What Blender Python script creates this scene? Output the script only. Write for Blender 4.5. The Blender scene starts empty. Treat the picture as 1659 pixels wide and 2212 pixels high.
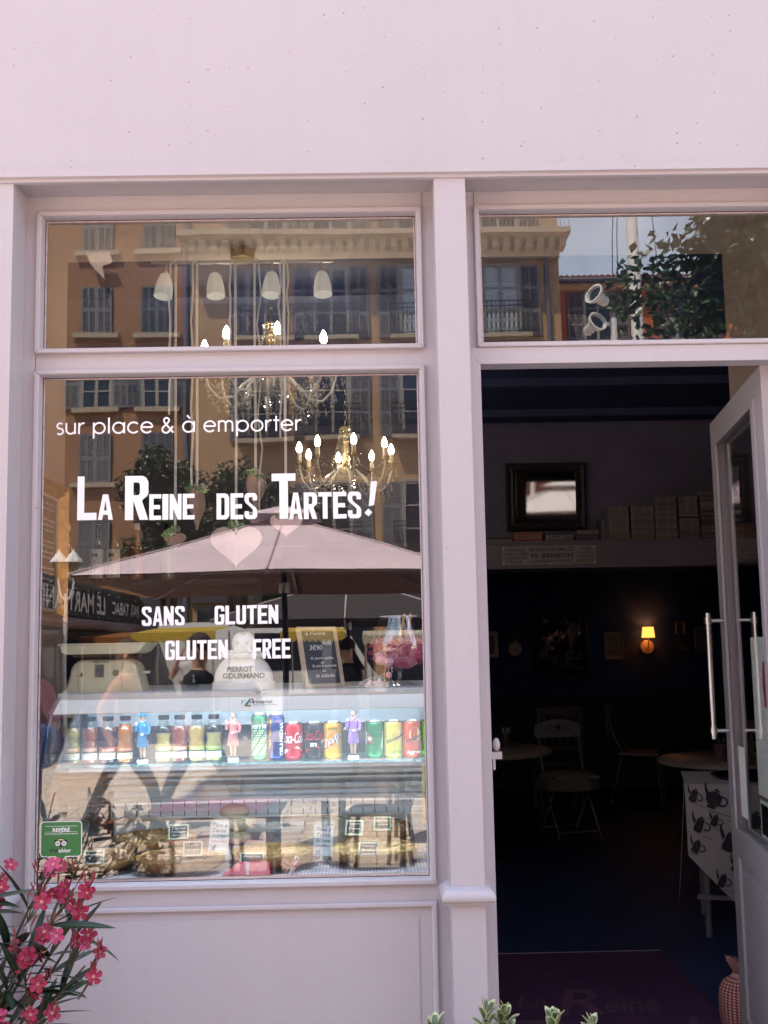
import bpy, bmesh, math, random
from mathutils import Vector, Matrix
rnd = random.Random(7)
R = math.radians
SC = bpy.context.scene
COL = SC.collection

# ------------------------------------------------------------------ camera, sky, sun, exposure
cam = bpy.data.cameras.new('camera')
cam.sensor_fit = 'VERTICAL'; cam.sensor_height = 36.0
cam.lens = 36.0 * 2170.0 / 2212.0
cam.shift_y = (1179.1 - 1106.0) / 2212.0
cam.clip_start = 0.05; cam.clip_end = 2000
camo = bpy.data.objects.new('camera', cam); COL.objects.link(camo)
yaw, pitch, roll = 0.01256, 0.10626, -0.01854
f = Vector((math.sin(yaw)*math.cos(pitch), math.cos(yaw)*math.cos(pitch), math.sin(pitch)))
r = Vector((math.cos(yaw), -math.sin(yaw), 0)); u = r.cross(f)
r2 = r*math.cos(roll) + u*math.sin(roll); u2 = u*math.cos(roll) - r*math.sin(roll)
mm = Matrix((r2, u2, -f)).transposed().to_4x4(); mm.translation = Vector((0, -2.87, 1.6))
camo.matrix_world = mm
SC.camera = camo

SUN_EL, SUN_AZ = R(61), R(-42)          # azimuth measured from +y (behind the shop) towards +x
w = bpy.data.worlds.new('World'); SC.world = w; w.use_nodes = True
nt = w.node_tree; bg = nt.nodes['Background']
sky = nt.nodes.new('ShaderNodeTexSky'); sky.sky_type = 'NISHITA'; sky.sun_disc = False
sky.sun_elevation = SUN_EL; sky.sun_rotation = SUN_AZ
tcw = nt.nodes.new('ShaderNodeTexCoord'); nzw = nt.nodes.new('ShaderNodeTexNoise'); nzw.inputs['Scale'].default_value = 2.6; nzw.inputs['Detail'].default_value = 8; nzw.inputs['Roughness'].default_value = .6
nt.links.new(tcw.outputs['Generated'], nzw.inputs['Vector'])
rpw = nt.nodes.new('ShaderNodeMapRange'); rpw.inputs[1].default_value = .42; rpw.inputs[2].default_value = .68; rpw.inputs[4].default_value = .6; nt.links.new(nzw.outputs[0], rpw.inputs[0])
mxw = nt.nodes.new('ShaderNodeMix'); mxw.data_type = 'RGBA'; mxw.inputs['B'].default_value = (9, 9.4, 10.4, 1)      # thin white cloud
nt.links.new(rpw.outputs[0], mxw.inputs['Factor']); nt.links.new(sky.outputs[0], mxw.inputs['A'])
nt.links.new(mxw.outputs['Result'], bg.inputs[0]); bg.inputs[1].default_value = 0.15
sun = bpy.data.lights.new('sun', 'SUN'); sun.energy = 5.0; sun.angle = R(0.5); sun.color = (1.0, .885, .73)
suno = bpy.data.objects.new('sun', sun); COL.objects.link(suno)
sd = Vector((math.sin(SUN_AZ)*math.cos(SUN_EL), math.cos(SUN_AZ)*math.cos(SUN_EL), math.sin(SUN_EL)))
suno.rotation_euler = sd.to_track_quat('Z', 'Y').to_euler(); suno.location = (0, 20, 30)
vs = SC.view_settings
vs.view_transform = 'Standard'; vs.look = 'None'; vs.gamma = 1; vs.use_curve_mapping = False
vs.exposure = 1.84
cy = SC.cycles
cy.use_denoising = True; cy.max_bounces = 9; cy.diffuse_bounces = 4; cy.glossy_bounces = 5
cy.transmission_bounces = 6; cy.transparent_max_bounces = 24
cy.caustics_reflective = False; cy.caustics_refractive = False; cy.sample_clamp_indirect = 6

# ------------------------------------------------------------------ materials
MATS = {}
def mat(name, c=(.5,.5,.5), rough=.6, metal=0, var=0, vs=8, bump=0, bs=60, spec=.5, emit=0, ecol=None, coat=0, trans=0, sheen=0, c2=None, alpha=1):
    if name in MATS: return MATS[name]
    m = bpy.data.materials.new(name); m.use_nodes = True; MATS[name] = m
    t = m.node_tree; p = t.nodes['Principled BSDF']
    p.inputs['Base Color'].default_value = (*c, 1); p.inputs['Roughness'].default_value = rough
    p.inputs['Metallic'].default_value = metal; p.inputs['Specular IOR Level'].default_value = spec
    p.inputs['Coat Weight'].default_value = coat; p.inputs['Transmission Weight'].default_value = trans
    p.inputs['Alpha'].default_value = alpha
    if emit:
        p.inputs['Emission Color'].default_value = (*(ecol or c), 1); p.inputs['Emission Strength'].default_value = emit
    if var or bump or c2:
        tc = t.nodes.new('ShaderNodeTexCoord')
        if var or c2:
            n = t.nodes.new('ShaderNodeTexNoise'); n.inputs['Scale'].default_value = vs; n.inputs['Detail'].default_value = 6; n.inputs['Roughness'].default_value = .65
            t.links.new(tc.outputs['Object'], n.inputs['Vector'])
            mx = t.nodes.new('ShaderNodeMix'); mx.data_type = 'RGBA'
            lo = [max(0, x*(1-var)) for x in c]; hi = [min(1, x*(1+var)) for x in c]
            if c2: lo, hi = c, c2
            mx.inputs['A'].default_value = (*lo, 1); mx.inputs['B'].default_value = (*hi, 1)
            rp = t.nodes.new('ShaderNodeMapRange'); rp.inputs[1].default_value = .3; rp.inputs[2].default_value = .7
            t.links.new(n.outputs[0], rp.inputs[0]); t.links.new(rp.outputs[0], mx.inputs['Factor']); t.links.new(mx.outputs['Result'], p.inputs['Base Color'])
        if bump:
            n2 = t.nodes.new('ShaderNodeTexNoise'); n2.inputs['Scale'].default_value = bs; n2.inputs['Detail'].default_value = 4
            t.links.new(tc.outputs['Object'], n2.inputs['Vector'])
            b = t.nodes.new('ShaderNodeBump'); b.inputs['Strength'].default_value = bump; b.inputs['Distance'].default_value = .01
            t.links.new(n2.outputs[0], b.inputs['Height']); t.links.new(b.outputs[0], p.inputs['Normal'])
    return m

def glass(name, ior=1.5, tint=(1,1,1), rough=0, wave=0):
    """clear sheet glass: mirrors by Fresnel on the face the light meets first, lets the rest through"""
    if name in MATS: return MATS[name]
    m = bpy.data.materials.new(name); m.use_nodes = True; MATS[name] = m
    t = m.node_tree; t.nodes.clear(); N = t.nodes.new; Lk = t.links.new
    o = N('ShaderNodeOutputMaterial'); tr = N('ShaderNodeBsdfTransparent'); tr.inputs[0].default_value = (*tint, 1)
    gl = N('ShaderNodeBsdfGlossy'); gl.inputs['Roughness'].default_value = rough; gl.inputs['Color'].default_value = (1,1,1,1)
    fr = N('ShaderNodeFresnel'); fr.inputs[0].default_value = ior
    if wave:
        tcg = N('ShaderNodeTexCoord'); nz = N('ShaderNodeTexNoise'); nz.inputs['Scale'].default_value = 2.4; nz.inputs['Detail'].default_value = 1; Lk(tcg.outputs['Object'], nz.inputs['Vector'])
        bp = N('ShaderNodeBump'); bp.inputs['Strength'].default_value = 1; bp.inputs['Distance'].default_value = wave; Lk(nz.outputs[0], bp.inputs['Height']); Lk(bp.outputs[0], gl.inputs['Normal'])
    ge = N('ShaderNodeNewGeometry'); sub = N('ShaderNodeMath'); sub.operation = 'SUBTRACT'; sub.inputs[0].default_value = 1; Lk(ge.outputs['Backfacing'], sub.inputs[1])
    mu = N('ShaderNodeMath'); mu.operation = 'MULTIPLY'; Lk(fr.outputs[0], mu.inputs[0]); Lk(sub.outputs[0], mu.inputs[1])
    mx = N('ShaderNodeMixShader'); Lk(mu.outputs[0], mx.inputs[0]); Lk(tr.outputs[0], mx.inputs[1]); Lk(gl.outputs[0], mx.inputs[2])
    Lk(mx.outputs[0], o.inputs[0])
    return m

def nodes_mat(name, build):
    if name in MATS: return MATS[name]
    m = bpy.data.materials.new(name); m.use_nodes = True; MATS[name] = m
    build(m.node_tree, m.node_tree.nodes['Principled BSDF']); return m

# ------------------------------------------------------------------ mesh builder
class B:
    def __init__(s): s.v = []; s.f = []; s.m = []; s.mi = 0; s.T = None
    def add(s, vs, fs):
        o = len(s.v)
        s.v += [tuple(s.T @ Vector(q)) if s.T else tuple(q) for q in vs]
        s.f += [tuple(o+i for i in q) for q in fs]; s.m += [s.mi]*len(fs); return s
    def box(s, x0, x1, y0, y1, z0, z1):
        return s.add([(x0,y0,z0),(x1,y0,z0),(x1,y1,z0),(x0,y1,z0),(x0,y0,z1),(x1,y0,z1),(x1,y1,z1),(x0,y1,z1)],
                     [(0,3,2,1),(4,5,6,7),(0,1,5,4),(1,2,6,5),(2,3,7,6),(3,0,4,7)])
    def cbox(s, c, d, rz=0, rx=0, ry=0):
        M = Matrix.Translation(c) @ Matrix.Rotation(rz,4,'Z') @ Matrix.Rotation(ry,4,'Y') @ Matrix.Rotation(rx,4,'X')
        P = [M @ Vector((a*d[0]/2, b*d[1]/2, e*d[2]/2)) for e in (-1,1) for a,b in ((-1,-1),(1,-1),(1,1),(-1,1))]
        return s.add(P, [(0,3,2,1),(4,5,6,7),(0,1,5,4),(1,2,6,5),(2,3,7,6),(3,0,4,7)])
    def cyl(s, p0, p1, r0, r1=None, n=12, cap=True): return s.tube([p0, p1], [r0, r0 if r1 is None else r1], n, cap=cap)
    def tube(s, pts, rad, n=8, closed=False, cap=True, fx=1, fy=1, up=None):
        pts = [Vector(q) for q in pts]; k = len(pts)
        if not isinstance(rad, (list, tuple)): rad = [rad]*k
        vs = []; prev = None
        for i, q in enumerate(pts):
            a = pts[i-1] if (i or closed) else q; b = pts[(i+1) % k] if (i < k-1 or closed) else q
            d = (b-a)
            if d.length < 1e-9: d = Vector((0,0,1))
            d.normalize()
            if prev is None:
                h = Vector(up) if up else (Vector((0,0,1)) if abs(d.z) < .9 else Vector((1,0,0)))
                e1 = h - d*h.dot(d); e1.normalize()
            else:
                e1 = prev - d*prev.dot(d)
                if e1.length < 1e-6: e1 = d.orthogonal()
                e1.normalize()
            prev = e1; e2 = d.cross(e1)
            for j in range(n):
                t = 2*math.pi*j/n
                vs.append(q + e1*(math.cos(t)*rad[i]*fx) + e2*(math.sin(t)*rad[i]*fy))
        fs = []
        for i in range(k if closed else k-1):
            i2 = (i+1) % k
            for j in range(n):
                j2 = (j+1) % n
                fs.append((i*n+j, i*n+j2, i2*n+j2, i2*n+j))
        if cap and not closed:
            fs.append(tuple(range(n-1,-1,-1))); fs.append(tuple((k-1)*n+j for j in range(n)))
        return s.add(vs, fs)
    def lathe(s, prof, c=(0,0,0), n=24, sx=1, sy=1, axis='Z', wob=None):
        vs = []; k = len(prof)
        for (rr, z) in prof:
            for j in range(n):
                t = 2*math.pi*j/n; q = rr*(wob(t, z) if wob else 1)
                a, b, e = q*math.cos(t)*sx, q*math.sin(t)*sy, z
                if axis == 'Y': a, b, e = a, e, b
                if axis == 'X': a, b, e = e, a, b
                vs.append((c[0]+a, c[1]+b, c[2]+e))
        fs = []
        for i in range(k-1):
            for j in range(n):
                j2 = (j+1) % n; q = (i*n+j, i*n+j2, (i+1)*n+j2, (i+1)*n+j)
                fs.append(q if axis != 'Y' else q[::-1])
        if prof[0][0] > 1e-6: fs.append(tuple(range(n-1,-1,-1)))
        if prof[-1][0] > 1e-6: fs.append(tuple((k-1)*n+j for j in range(n)))
        return s.add(vs, fs)
    def prism(s, poly, y0, y1):          # polygon in (x,z), extruded along y
        k = len(poly); vs = [(x,y0,z) for x,z in poly] + [(x,y1,z) for x,z in poly]
        ar = sum(poly[i][0]*poly[(i+1)%k][1]-poly[(i+1)%k][0]*poly[i][1] for i in range(k))
        fs = [tuple(range(k)), tuple(range(2*k-1,k-1,-1))] + [(i, i+k, (i+1)%k+k, (i+1)%k) for i in range(k)]
        if ar < 0: fs = [q[::-1] for q in fs]
        return s.add(vs, fs)
    def flat(s, poly, y, flip=False):    # single sheet of print facing -y
        ar = sum(poly[i][0]*poly[(i+1)%len(poly)][1]-poly[(i+1)%len(poly)][0]*poly[i][1] for i in range(len(poly)))
        q = list(poly) if ar > 0 else list(poly)[::-1]
        return s.add([(x,y,z) for x,z in q], [tuple(range(len(q)))])
    def sph(s, c, rx, ry=None, rz=None, n=14, m=9):
        ry = rx if ry is None else ry; rz = rx if rz is None else rz
        prof = [(math.sin(math.pi*i/m), -math.cos(math.pi*i/m)) for i in range(m+1)]
        prof[0] = (1e-4,-1); prof[-1] = (1e-4,1)
        vs = []; fs = []
        for (a, z) in prof:
            for j in range(n):
                t = 2*math.pi*j/n; vs.append((c[0]+rx*a*math.cos(t), c[1]+ry*a*math.sin(t), c[2]+rz*z))
        for i in range(m):
            for j in range(n):
                j2 = (j+1) % n; fs.append((i*n+j, i*n+j2, (i+1)*n+j2, (i+1)*n+j))
        return s.add(vs, fs)
    def loop(s, x0, x1, z0, z1, prof, flipd=1):   # mitred rectangular frame in xz: prof = [(inset, y)], facing -y
        vs = []
        for d, y in prof: vs += [(x0+d,y,z0+d),(x1-d,y,z0+d),(x1-d,y,z1-d),(x0+d,y,z1-d)]
        fs = []
        for i in range(len(prof)-1):
            for j in range(4):
                j2 = (j+1) % 4; q = (i*4+j, i*4+j2, (i+1)*4+j2, (i+1)*4+j)
                fs.append(q)
        return s.add(vs, fs)
    def text(s, body, x0, x1, z0, z1, y, off=0, shear=0, fit=True, align=None):
        vs, fs, wd, ht = glyphs(body, off, shear)
        if not vs: return s
        sx = (x1-x0)/max(wd,1e-6); sz = (z1-z0)/max(ht,1e-6)
        if not fit: sx = sz = min(sx, sz)
        ox = x0 if align != 'C' else (x0+x1)/2 - wd*sx/2
        return s.add([(ox+a*sx, y, z0+b*sz) for a,b in vs], fs)
    def make(s, name, mats, parent=None, loc=(0,0,0), rz=0, smooth=False, ang=40):
        me = bpy.data.meshes.new(name); me.from_pydata(s.v, [], s.f)
        for m in (mats if isinstance(mats, (list, tuple)) else [mats]): me.materials.append(m)
        me.polygons.foreach_set('material_index', s.m)
        if smooth:
            me.polygons.foreach_set('use_smooth', [True]*len(s.f)); me.set_sharp_from_angle(angle=R(ang))
        me.update()
        o = bpy.data.objects.new(name, me); COL.objects.link(o)
        if parent: o.parent = parent
        o.location = loc; o.rotation_euler = (0,0,rz)
        return o

GC = {}
def glyphs(body, off=0, shear=0):
    k = (body, off, shear)
    if k in GC: return GC[k]
    cu = bpy.data.curves.new('t', 'FONT'); cu.body = body; cu.offset = off; cu.shear = shear; cu.resolution_u = 3; cu.fill_mode = 'FRONT'
    ob = bpy.data.objects.new('t', cu); COL.objects.link(ob)
    dg = bpy.context.evaluated_depsgraph_get(); me = bpy.data.meshes.new_from_object(ob.evaluated_get(dg))
    V = [(q.co.x, q.co.y) for q in me.vertices]; Fc = [tuple(p.vertices) for p in me.polygons]
    fs = []
    for q in Fc:
        a = sum(V[q[i]][0]*V[q[(i+1)%len(q)]][1]-V[q[(i+1)%len(q)]][0]*V[q[i]][1] for i in range(len(q)))
        fs.append(q if a > 0 else q[::-1])
    bpy.data.objects.remove(ob); bpy.data.curves.remove(cu); bpy.data.meshes.remove(me)
    if V:
        mx, my = min(q[0] for q in V), min(q[1] for q in V)
        V = [(a-mx, b-my) for a,b in V]; wd, ht = max(q[0] for q in V), max(q[1] for q in V)
    else: wd = ht = 0
    GC[k] = (V, fs, wd, ht); return GC[k]

def tag(o, label=None, cat=None, group=None, kind=None):
    if label: o['label'] = label
    if cat: o['category'] = cat
    if group: o['group'] = group
    if kind: o['kind'] = kind
    return o
def thing(name, label, cat, loc=(0,0,0), rz=0, group=None):
    o = bpy.data.objects.new(name, None); COL.objects.link(o); o.location = loc; o.rotation_euler = (0,0,rz); o.empty_display_size = .1
    return tag(o, label, cat, group)
def copy_tree(o, parent=None):
    c = o.copy(); COL.objects.link(c)
    if parent: c.parent = parent
    for ch in list(o.children): copy_tree(ch, c)
    return c
def arc(cx, cz, r, a0, a1, n=10, rz=None):
    rz = r if rz is None else rz
    return [(cx+r*math.cos(R(a0+(a1-a0)*i/n)), cz+rz*math.sin(R(a0+(a1-a0)*i/n))) for i in range(n+1)]

# ------------------------------------------------------------------ shared materials
def paint_nodes(t, p):
    N = t.nodes.new; Lk = t.links.new
    tc = N('ShaderNodeTexCoord')
    n = N('ShaderNodeTexNoise'); n.inputs['Scale'].default_value = 2.2; n.inputs['Detail'].default_value = 7; Lk(tc.outputs['Object'], n.inputs['Vector'])
    mx = N('ShaderNodeMix'); mx.data_type = 'RGBA'; mx.inputs['A'].default_value = (*PAINT_A, 1); mx.inputs['B'].default_value = (*PAINT_B, 1)
    Lk(n.outputs[0], mx.inputs['Factor'])
    mp = N('ShaderNodeMapping'); mp.inputs['Scale'].default_value = (16,16,.9); Lk(tc.outputs['Object'], mp.inputs[0])
    ns = N('ShaderNodeTexNoise'); ns.inputs['Scale'].default_value = 1.0; ns.inputs['Detail'].default_value = 5; Lk(mp.outputs[0], ns.inputs['Vector'])
    rs = N('ShaderNodeMapRange'); rs.inputs[1].default_value = .5; rs.inputs[2].default_value = .8; rs.inputs[4].default_value = .13; Lk(ns.outputs[0], rs.inputs[0])
    mz = N('ShaderNodeMix'); mz.data_type = 'RGBA'; mz.inputs['B'].default_value = (.36,.31,.33,1); Lk(rs.outputs[0], mz.inputs['Factor']); Lk(mx.outputs['Result'], mz.inputs['A']); mx = mz
    # sparse specks of rust and dirt
    vo = N('ShaderNodeTexVoronoi'); vo.voronoi_dimensions = '2D'; vo.inputs['Scale'].default_value = SPECK_SCALE; sx = N('ShaderNodeSeparateXYZ'); cx = N('ShaderNodeCombineXYZ'); Lk(tc.outputs['Object'], sx.inputs[0]); Lk(sx.outputs['X'], cx.inputs['X']); Lk(sx.outputs['Z'], cx.inputs['Y']); Lk(cx.outputs[0], vo.inputs['Vector'])
    sep = N('ShaderNodeSeparateColor'); Lk(vo.outputs['Color'], sep.inputs[0])
    rad = N('ShaderNodeMapRange'); rad.inputs[1].default_value = .0; rad.inputs[2].default_value = SPECK_SHARE; rad.inputs[3].default_value = .0030*SPECK_SCALE; rad.inputs[4].default_value = -.0012*SPECK_SCALE; rad.clamp = False; Lk(sep.outputs[0], rad.inputs[0])
    lt = N('ShaderNodeMath'); lt.operation = 'SUBTRACT'; Lk(rad.outputs[0], lt.inputs[0]); Lk(vo.outputs['Distance'], lt.inputs[1])
    sm = N('ShaderNodeMapRange'); sm.inputs[1].default_value = -.0012*SPECK_SCALE; sm.inputs[2].default_value = .0016*SPECK_SCALE; Lk(lt.outputs[0], sm.inputs[0])
    sc = N('ShaderNodeMath'); sc.operation = 'MULTIPLY'; sc.inputs[1].default_value = .8; Lk(sm.outputs[0], sc.inputs[0])
    m2 = N('ShaderNodeMix'); m2.data_type = 'RGBA'; m2.inputs['B'].default_value = (.22,.13,.16,1); Lk(sc.outputs[0], m2.inputs['Factor']); Lk(mx.outputs['Result'], m2.inputs['A'])
    Lk(m2.outputs['Result'], p.inputs['Base Color'])
    p.inputs['Roughness'].default_value = .42; p.inputs['Specular IOR Level'].default_value = .4
    n2 = N('ShaderNodeTexNoise'); n2.inputs['Scale'].default_value = 90; n2.inputs['Detail'].default_value = 3; Lk(tc.outputs['Object'], n2.inputs['Vector'])
    b = N('ShaderNodeBump'); b.inputs['Strength'].default_value = .10; b.inputs['Distance'].default_value = .01; Lk(n2.outputs[0], b.inputs['Height']); Lk(b.outputs[0], p.inputs['Normal'])
PAINT_A, PAINT_B, SPECK_SCALE = (.452,.408,.436), (.490,.445,.472), 17; SPECK_SHARE = .5
PAINT_S = nodes_mat('pink gloss paint specked', paint_nodes)
SPECK_SCALE = 5; SPECK_SHARE = .35; PAINT_A, PAINT_B = (.36,.315,.335), (.39,.345,.365)  # facade pink darkened: the leaf's shade is put into its colour
DOOR_SHADED = nodes_mat('pink paint darkened as shade', paint_nodes)
PAINT_A, PAINT_B = (.452,.408,.436), (.490,.445,.472)
PAINT = nodes_mat('pink gloss paint', paint_nodes)
GAP = mat('dark joint', (.02,.015,.02), .9)
VINYL = mat('white vinyl', (.86,.85,.88), .5)
PANE = glass('shop window glass', 2.1, (.97,.98,.97), 0, .0004)
CLEAR = glass('clear thin glass', 1.5, (.97,.985,.98))
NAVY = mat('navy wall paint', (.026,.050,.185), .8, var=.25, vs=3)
DARKWOOD = mat('dark stained wood', (.03,.022,.022), .5, var=.4, vs=12)
BRASS = mat('aged brass', (.55,.40,.20), .32, 1, var=.2, vs=30)
STEEL = mat('brushed steel', (.62,.60,.60), .28, 1)
BLACK = mat('black plastic', (.012,.012,.014), .45)
WHITE = mat('white card', (.80,.80,.80), .7)
CHALK = mat('chalk', (.75,.75,.76), .9)
# ------------------------------------------------------------------ ground, pavement, shop building
def paving_nodes(t, p):
    N = t.nodes.new; Lk = t.links.new
    tc = N('ShaderNodeTexCoord'); n = N('ShaderNodeTexNoise'); n.inputs['Scale'].default_value = .8; n.inputs['Detail'].default_value = 8; Lk(tc.outputs['Object'], n.inputs['Vector'])
    br = N('ShaderNodeTexBrick'); br.inputs['Scale'].default_value = 1.1; br.inputs['Mortar Size'].default_value = .012; br.inputs['Color1'].default_value = (.72,.61,.52,1); br.inputs['Color2'].default_value = (.62,.52,.445,1); br.inputs['Mortar'].default_value = (.2,.17,.15,1); Lk(tc.outputs['Object'], br.inputs['Vector'])
    mx = N('ShaderNodeMix'); mx.data_type = 'RGBA'; mx.blend_type = 'MULTIPLY'; mx.inputs['Factor'].default_value = .6
    rp = N('ShaderNodeValToRGB'); rp.color_ramp.elements[0].color = (.55,.55,.55,1); rp.color_ramp.elements[1].color = (1.15,1.12,1.1,1); Lk(n.outputs[0], rp.inputs[0])
    Lk(br.outputs['Color'], mx.inputs['A']); Lk(rp.outputs[0], mx.inputs['B']); Lk(mx.outputs['Result'], p.inputs['Base Color']); p.inputs['Roughness'].default_value = .75
PAVING = nodes_mat('pale stone paving', paving_nodes)
tag(B().box(-150,150,-200,0.0,-.3,0).make('pavement', PAVING), kind='structure')
tag(B().box(-300,300,-400,300,-.6,-.31).make('ground', mat('earth', (.22,.19,.16), .9, var=.2, vs=.2)), kind='structure')

shop = thing('shop_building', 'pale pink painted wooden shopfront with tall display window and open door', 'shop')
# fascia with its bottom mouldings
b = B(); b.box(-6,6,0,.11,3.052,4.15); b.make('fascia', PAINT_S, shop)
b = B()
b.add([(-6,-.000,3.052),(6,-.000,3.052),(6,-.016,3.046),(-6,-.016,3.046),(6,-.016,3.022),(-6,-.016,3.022),(6,-.006,3.019),(-6,-.006,3.019),(6,-.006,3.010),(-6,-.006,3.010),(6,.006,3.008),(-6,.006,3.008),(6,.006,3.018),(-6,.006,3.018)],
      [(0,3,2,1),(3,5,4,2),(5,7,6,4),(7,9,8,6),(9,11,10,8),(11,13,12,10)])
b.make('fascia_moulding', PAINT, shop)
B().box(-6,6,.006,.11,3.018,3.050).make('soffit', PAINT, shop)
# storey above, roof and the plain side walls
b = B(); b.box(-6,6,.02,.30,4.15,12.2); b.make('wall', mat('pink render', (.52,.40,.36), .85, var=.1, vs=3, bump=.2), shop)
b = B(); b.box(-6.2,6.2,-.12,9.0,12.2,12.4); b.make('roof', mat('clay roof', (.35,.15,.09), .8, var=.3, vs=6), shop)
b = B(); b.box(-6,-5.8,.3,8.6,0,12.2); b.box(5.8,6,.3,8.6,0,12.2); b.box(-6,6,8.4,8.6,0,12.2); b.make('outer_wall', mat('pink render'), shop)
# front walls beyond the picture
b = B(); b.box(-6,-1.62,.11,.25,0,3.018); b.box(3.9,6,.0,.25,0,3.018); b.box(1.62,3.9,.11,.165,0,2.51); b.box(1.62,1.70,.11,.165,2.51,3.018); b.box(3.82,3.9,.11,.165,2.51,3.018); b.box(1.70,3.82,.11,.165,2.9,3.018); b.make('front_wall', PAINT, shop)
for x0,x1,z0,z1 in ((-3.4,-1.70,.95,2.90),(-3.4,-1.70,.20,.88),(1.70,3.82,.95,2.42),(1.70,3.82,.20,.88)): B().loop(x0,x1,z0,z1,[(0,.112),(0,.098),(.003,.095),(.011,.095),(.015,.099),(.0165,.1095)]).make('wall_panel_moulding', PAINT, shop, smooth=True, ang=25)
# pilasters with rounded plinth bands
def pilaster(x0, x1):
    p = B().box(x0,x1,0,.11,0,3.018).make('pilaster', PAINT, shop)
    b = B(); pr = [(.0,.906),(.016,.906),(.016,.911),(.022,.912),(.027,.918),(.028,.927),(.024,.937),(.014,.946),(.0,.952)]
    vs = []
    for d, z in pr: vs += [(x0-d,.112,z),(x0-d,-d-.0005,z),(x1+d,-d-.0005,z),(x1+d,.112,z)]
    fs = []
    for i in range(len(pr)-1):
        for j in range(3): fs.append((i*4+j, i*4+j+1, i*4+4+j+1, i*4+4+j))
    fs = [q[::-1] for q in fs]
    b.add(vs, fs); b.make('plinth_band', PAINT, p, smooth=True, ang=50)
pilaster(-1.62,-1.046); pilaster(.205,.2985); pilaster(1.40,1.62)
# flat boards round the window and over the door, butted end to end
b = B()
b.box(-1.046,.205,.11,.165,2.966,3.018); b.box(-1.046,.205,.11,.165,2.4675,2.5185); b.box(-1.046,.205,.11,.165,.889,.938)
for z0,z1 in ((.938,2.4675),(2.5185,2.966)):
    b.box(-1.046,-1.0075,.11,.165,z0,z1); b.box(.1705,.205,.11,.165,z0,z1)
b.box(.205,1.62,.11,.165,2.968,3.018)
b.box(-1.046,.205,.11,.165,.0,.889)
b.make('window_surround', PAINT, shop)
b = B(); b.box(.205,.3325,.1102,.1648,2.5185,2.968); b.box(1.385,1.62,.1102,.1648,2.5185,2.968)
b.box(.2985,.3405,.1,.163,.0,2.467); b.box(.2985,1.40,.1,.163,2.467,2.5175); b.box(1.26,1.40,.1,.163,0,2.467)
b.make('door_frame', PAINT, shop)
# joints
b = B(); b.box(.1735,.1745,.1085,.111,2.97,3.016); b.box(.3345,.3352,.1085,.111,2.97,3.016); b.box(-1.0085,-1.0078,.1085,.111,2.47,2.517)
for k in range(8):
    t0, t1 = k/8, (k+1)/8
    b.add([(.323+.0178*t0,.0996,2.4835-.0168*t0),(.323+.0178*t1,.0996,2.4835-.0168*t1),(.3237+.0178*t1,.0996,2.4838-.0168*t1),(.3237+.0178*t0,.0996,2.4838-.0168*t0)], [(0,1,2,3)])
b.make('joint', GAP, shop)
# three glazed openings
PROF = [(0,.112),(0,.096),(.0025,.093),(.012,.093),(.0145,.0955),(.0175,.104),(.0185,.128)]
def glazed(x0,x1,z0,z1,nm='window'):
    f = B().loop(x0,x1,z0,z1,PROF).make(nm, PAINT, shop, smooth=True, ang=25)
    B().box(x0+.015,x1-.015,.130,.136,z0+.015,z1-.015).make('pane', PANE, f)
    b = B().loop(x0+.0172,x1-.0172,z0+.0172,z1-.0172,[(0,.1235),(.0026,.1250),(.0026,.1299)]); b.make('dark_gap', GAP, f)
    b = B().loop(x0+.0185,x1-.0185,z0+.0185,z1-.0185,[(.001,.1265),(.004,.1275),(.0052,.1299)]); b.make('putty', mat('pink putty', (.50,.37,.38), .8, var=.25, vs=40, bump=.5, bs=90), f)
    b = B()
    for sx, sz in ((0,1),(1,1),(0,0),(1,0)):
        X = x0 if sx == 0 else x1; Z = z1 if sz else z0; dx = 1 if sx == 0 else -1; dz = -1 if sz else 1
        wd = .0009 if not (sx == 0 and sz) else .0016
        b.add([(X,.0925,Z),(X+dx*wd,.0925,Z),(X+dx*(.0145+wd),.0925,Z+dz*.0145),(X+dx*.0145,.0925,Z+dz*.0145)], [(0,1,2,3)])
    b.make('mitre_joint', GAP, f)
    return f
w_top = glazed(-1.0085,.1705,2.5185,2.9665); w_main = glazed(-1.0075,.1705,.938,2.4675); w_door = glazed(.3325,1.385,2.5185,2.9685); glazed(1.69,3.83,2.50,2.91)
B().box(-.985,.148,.1275,.1298,.953,.9655).make('metal_bead', STEEL, w_main)
# stall board panel
b = B().loop(-1.0075,.1705,.20,.8895,[(0,.112),(0,.098),(.003,.095),(.011,.095),(.015,.099),(.0165,.1095)])
pn = b.make('lower_panel', PAINT, shop, smooth=True, ang=25)
b = B(); b.loop(-.955,.118,.25,.848,[(0,.1098),(0,.1078),(.001,.1072)]); b.add([(-.954,.1072,.251),(.117,.1072,.251),(.117,.1072,.847),(-.954,.1072,.847)], [(0,1,2,3)]); b.make('panel_field', PAINT, pn)
b = B().box(.2985,1.40,.0,.30,.0,.165); b.make('doorstep', mat('worn stone step', (.40,.36,.34), .7, var=.2, vs=6, bump=.3), shop)
lt = B(); lt.box(.3405,.372,.118,.150,1.285,1.305); lt.box(.345,.352,.115,.152,1.255,1.285); lt.sph((.358,.135,1.325),.011,.012,.020); lt.make('door_latch', mat('greyed white plastic',(.42,.38,.38),.5), shop)

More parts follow.
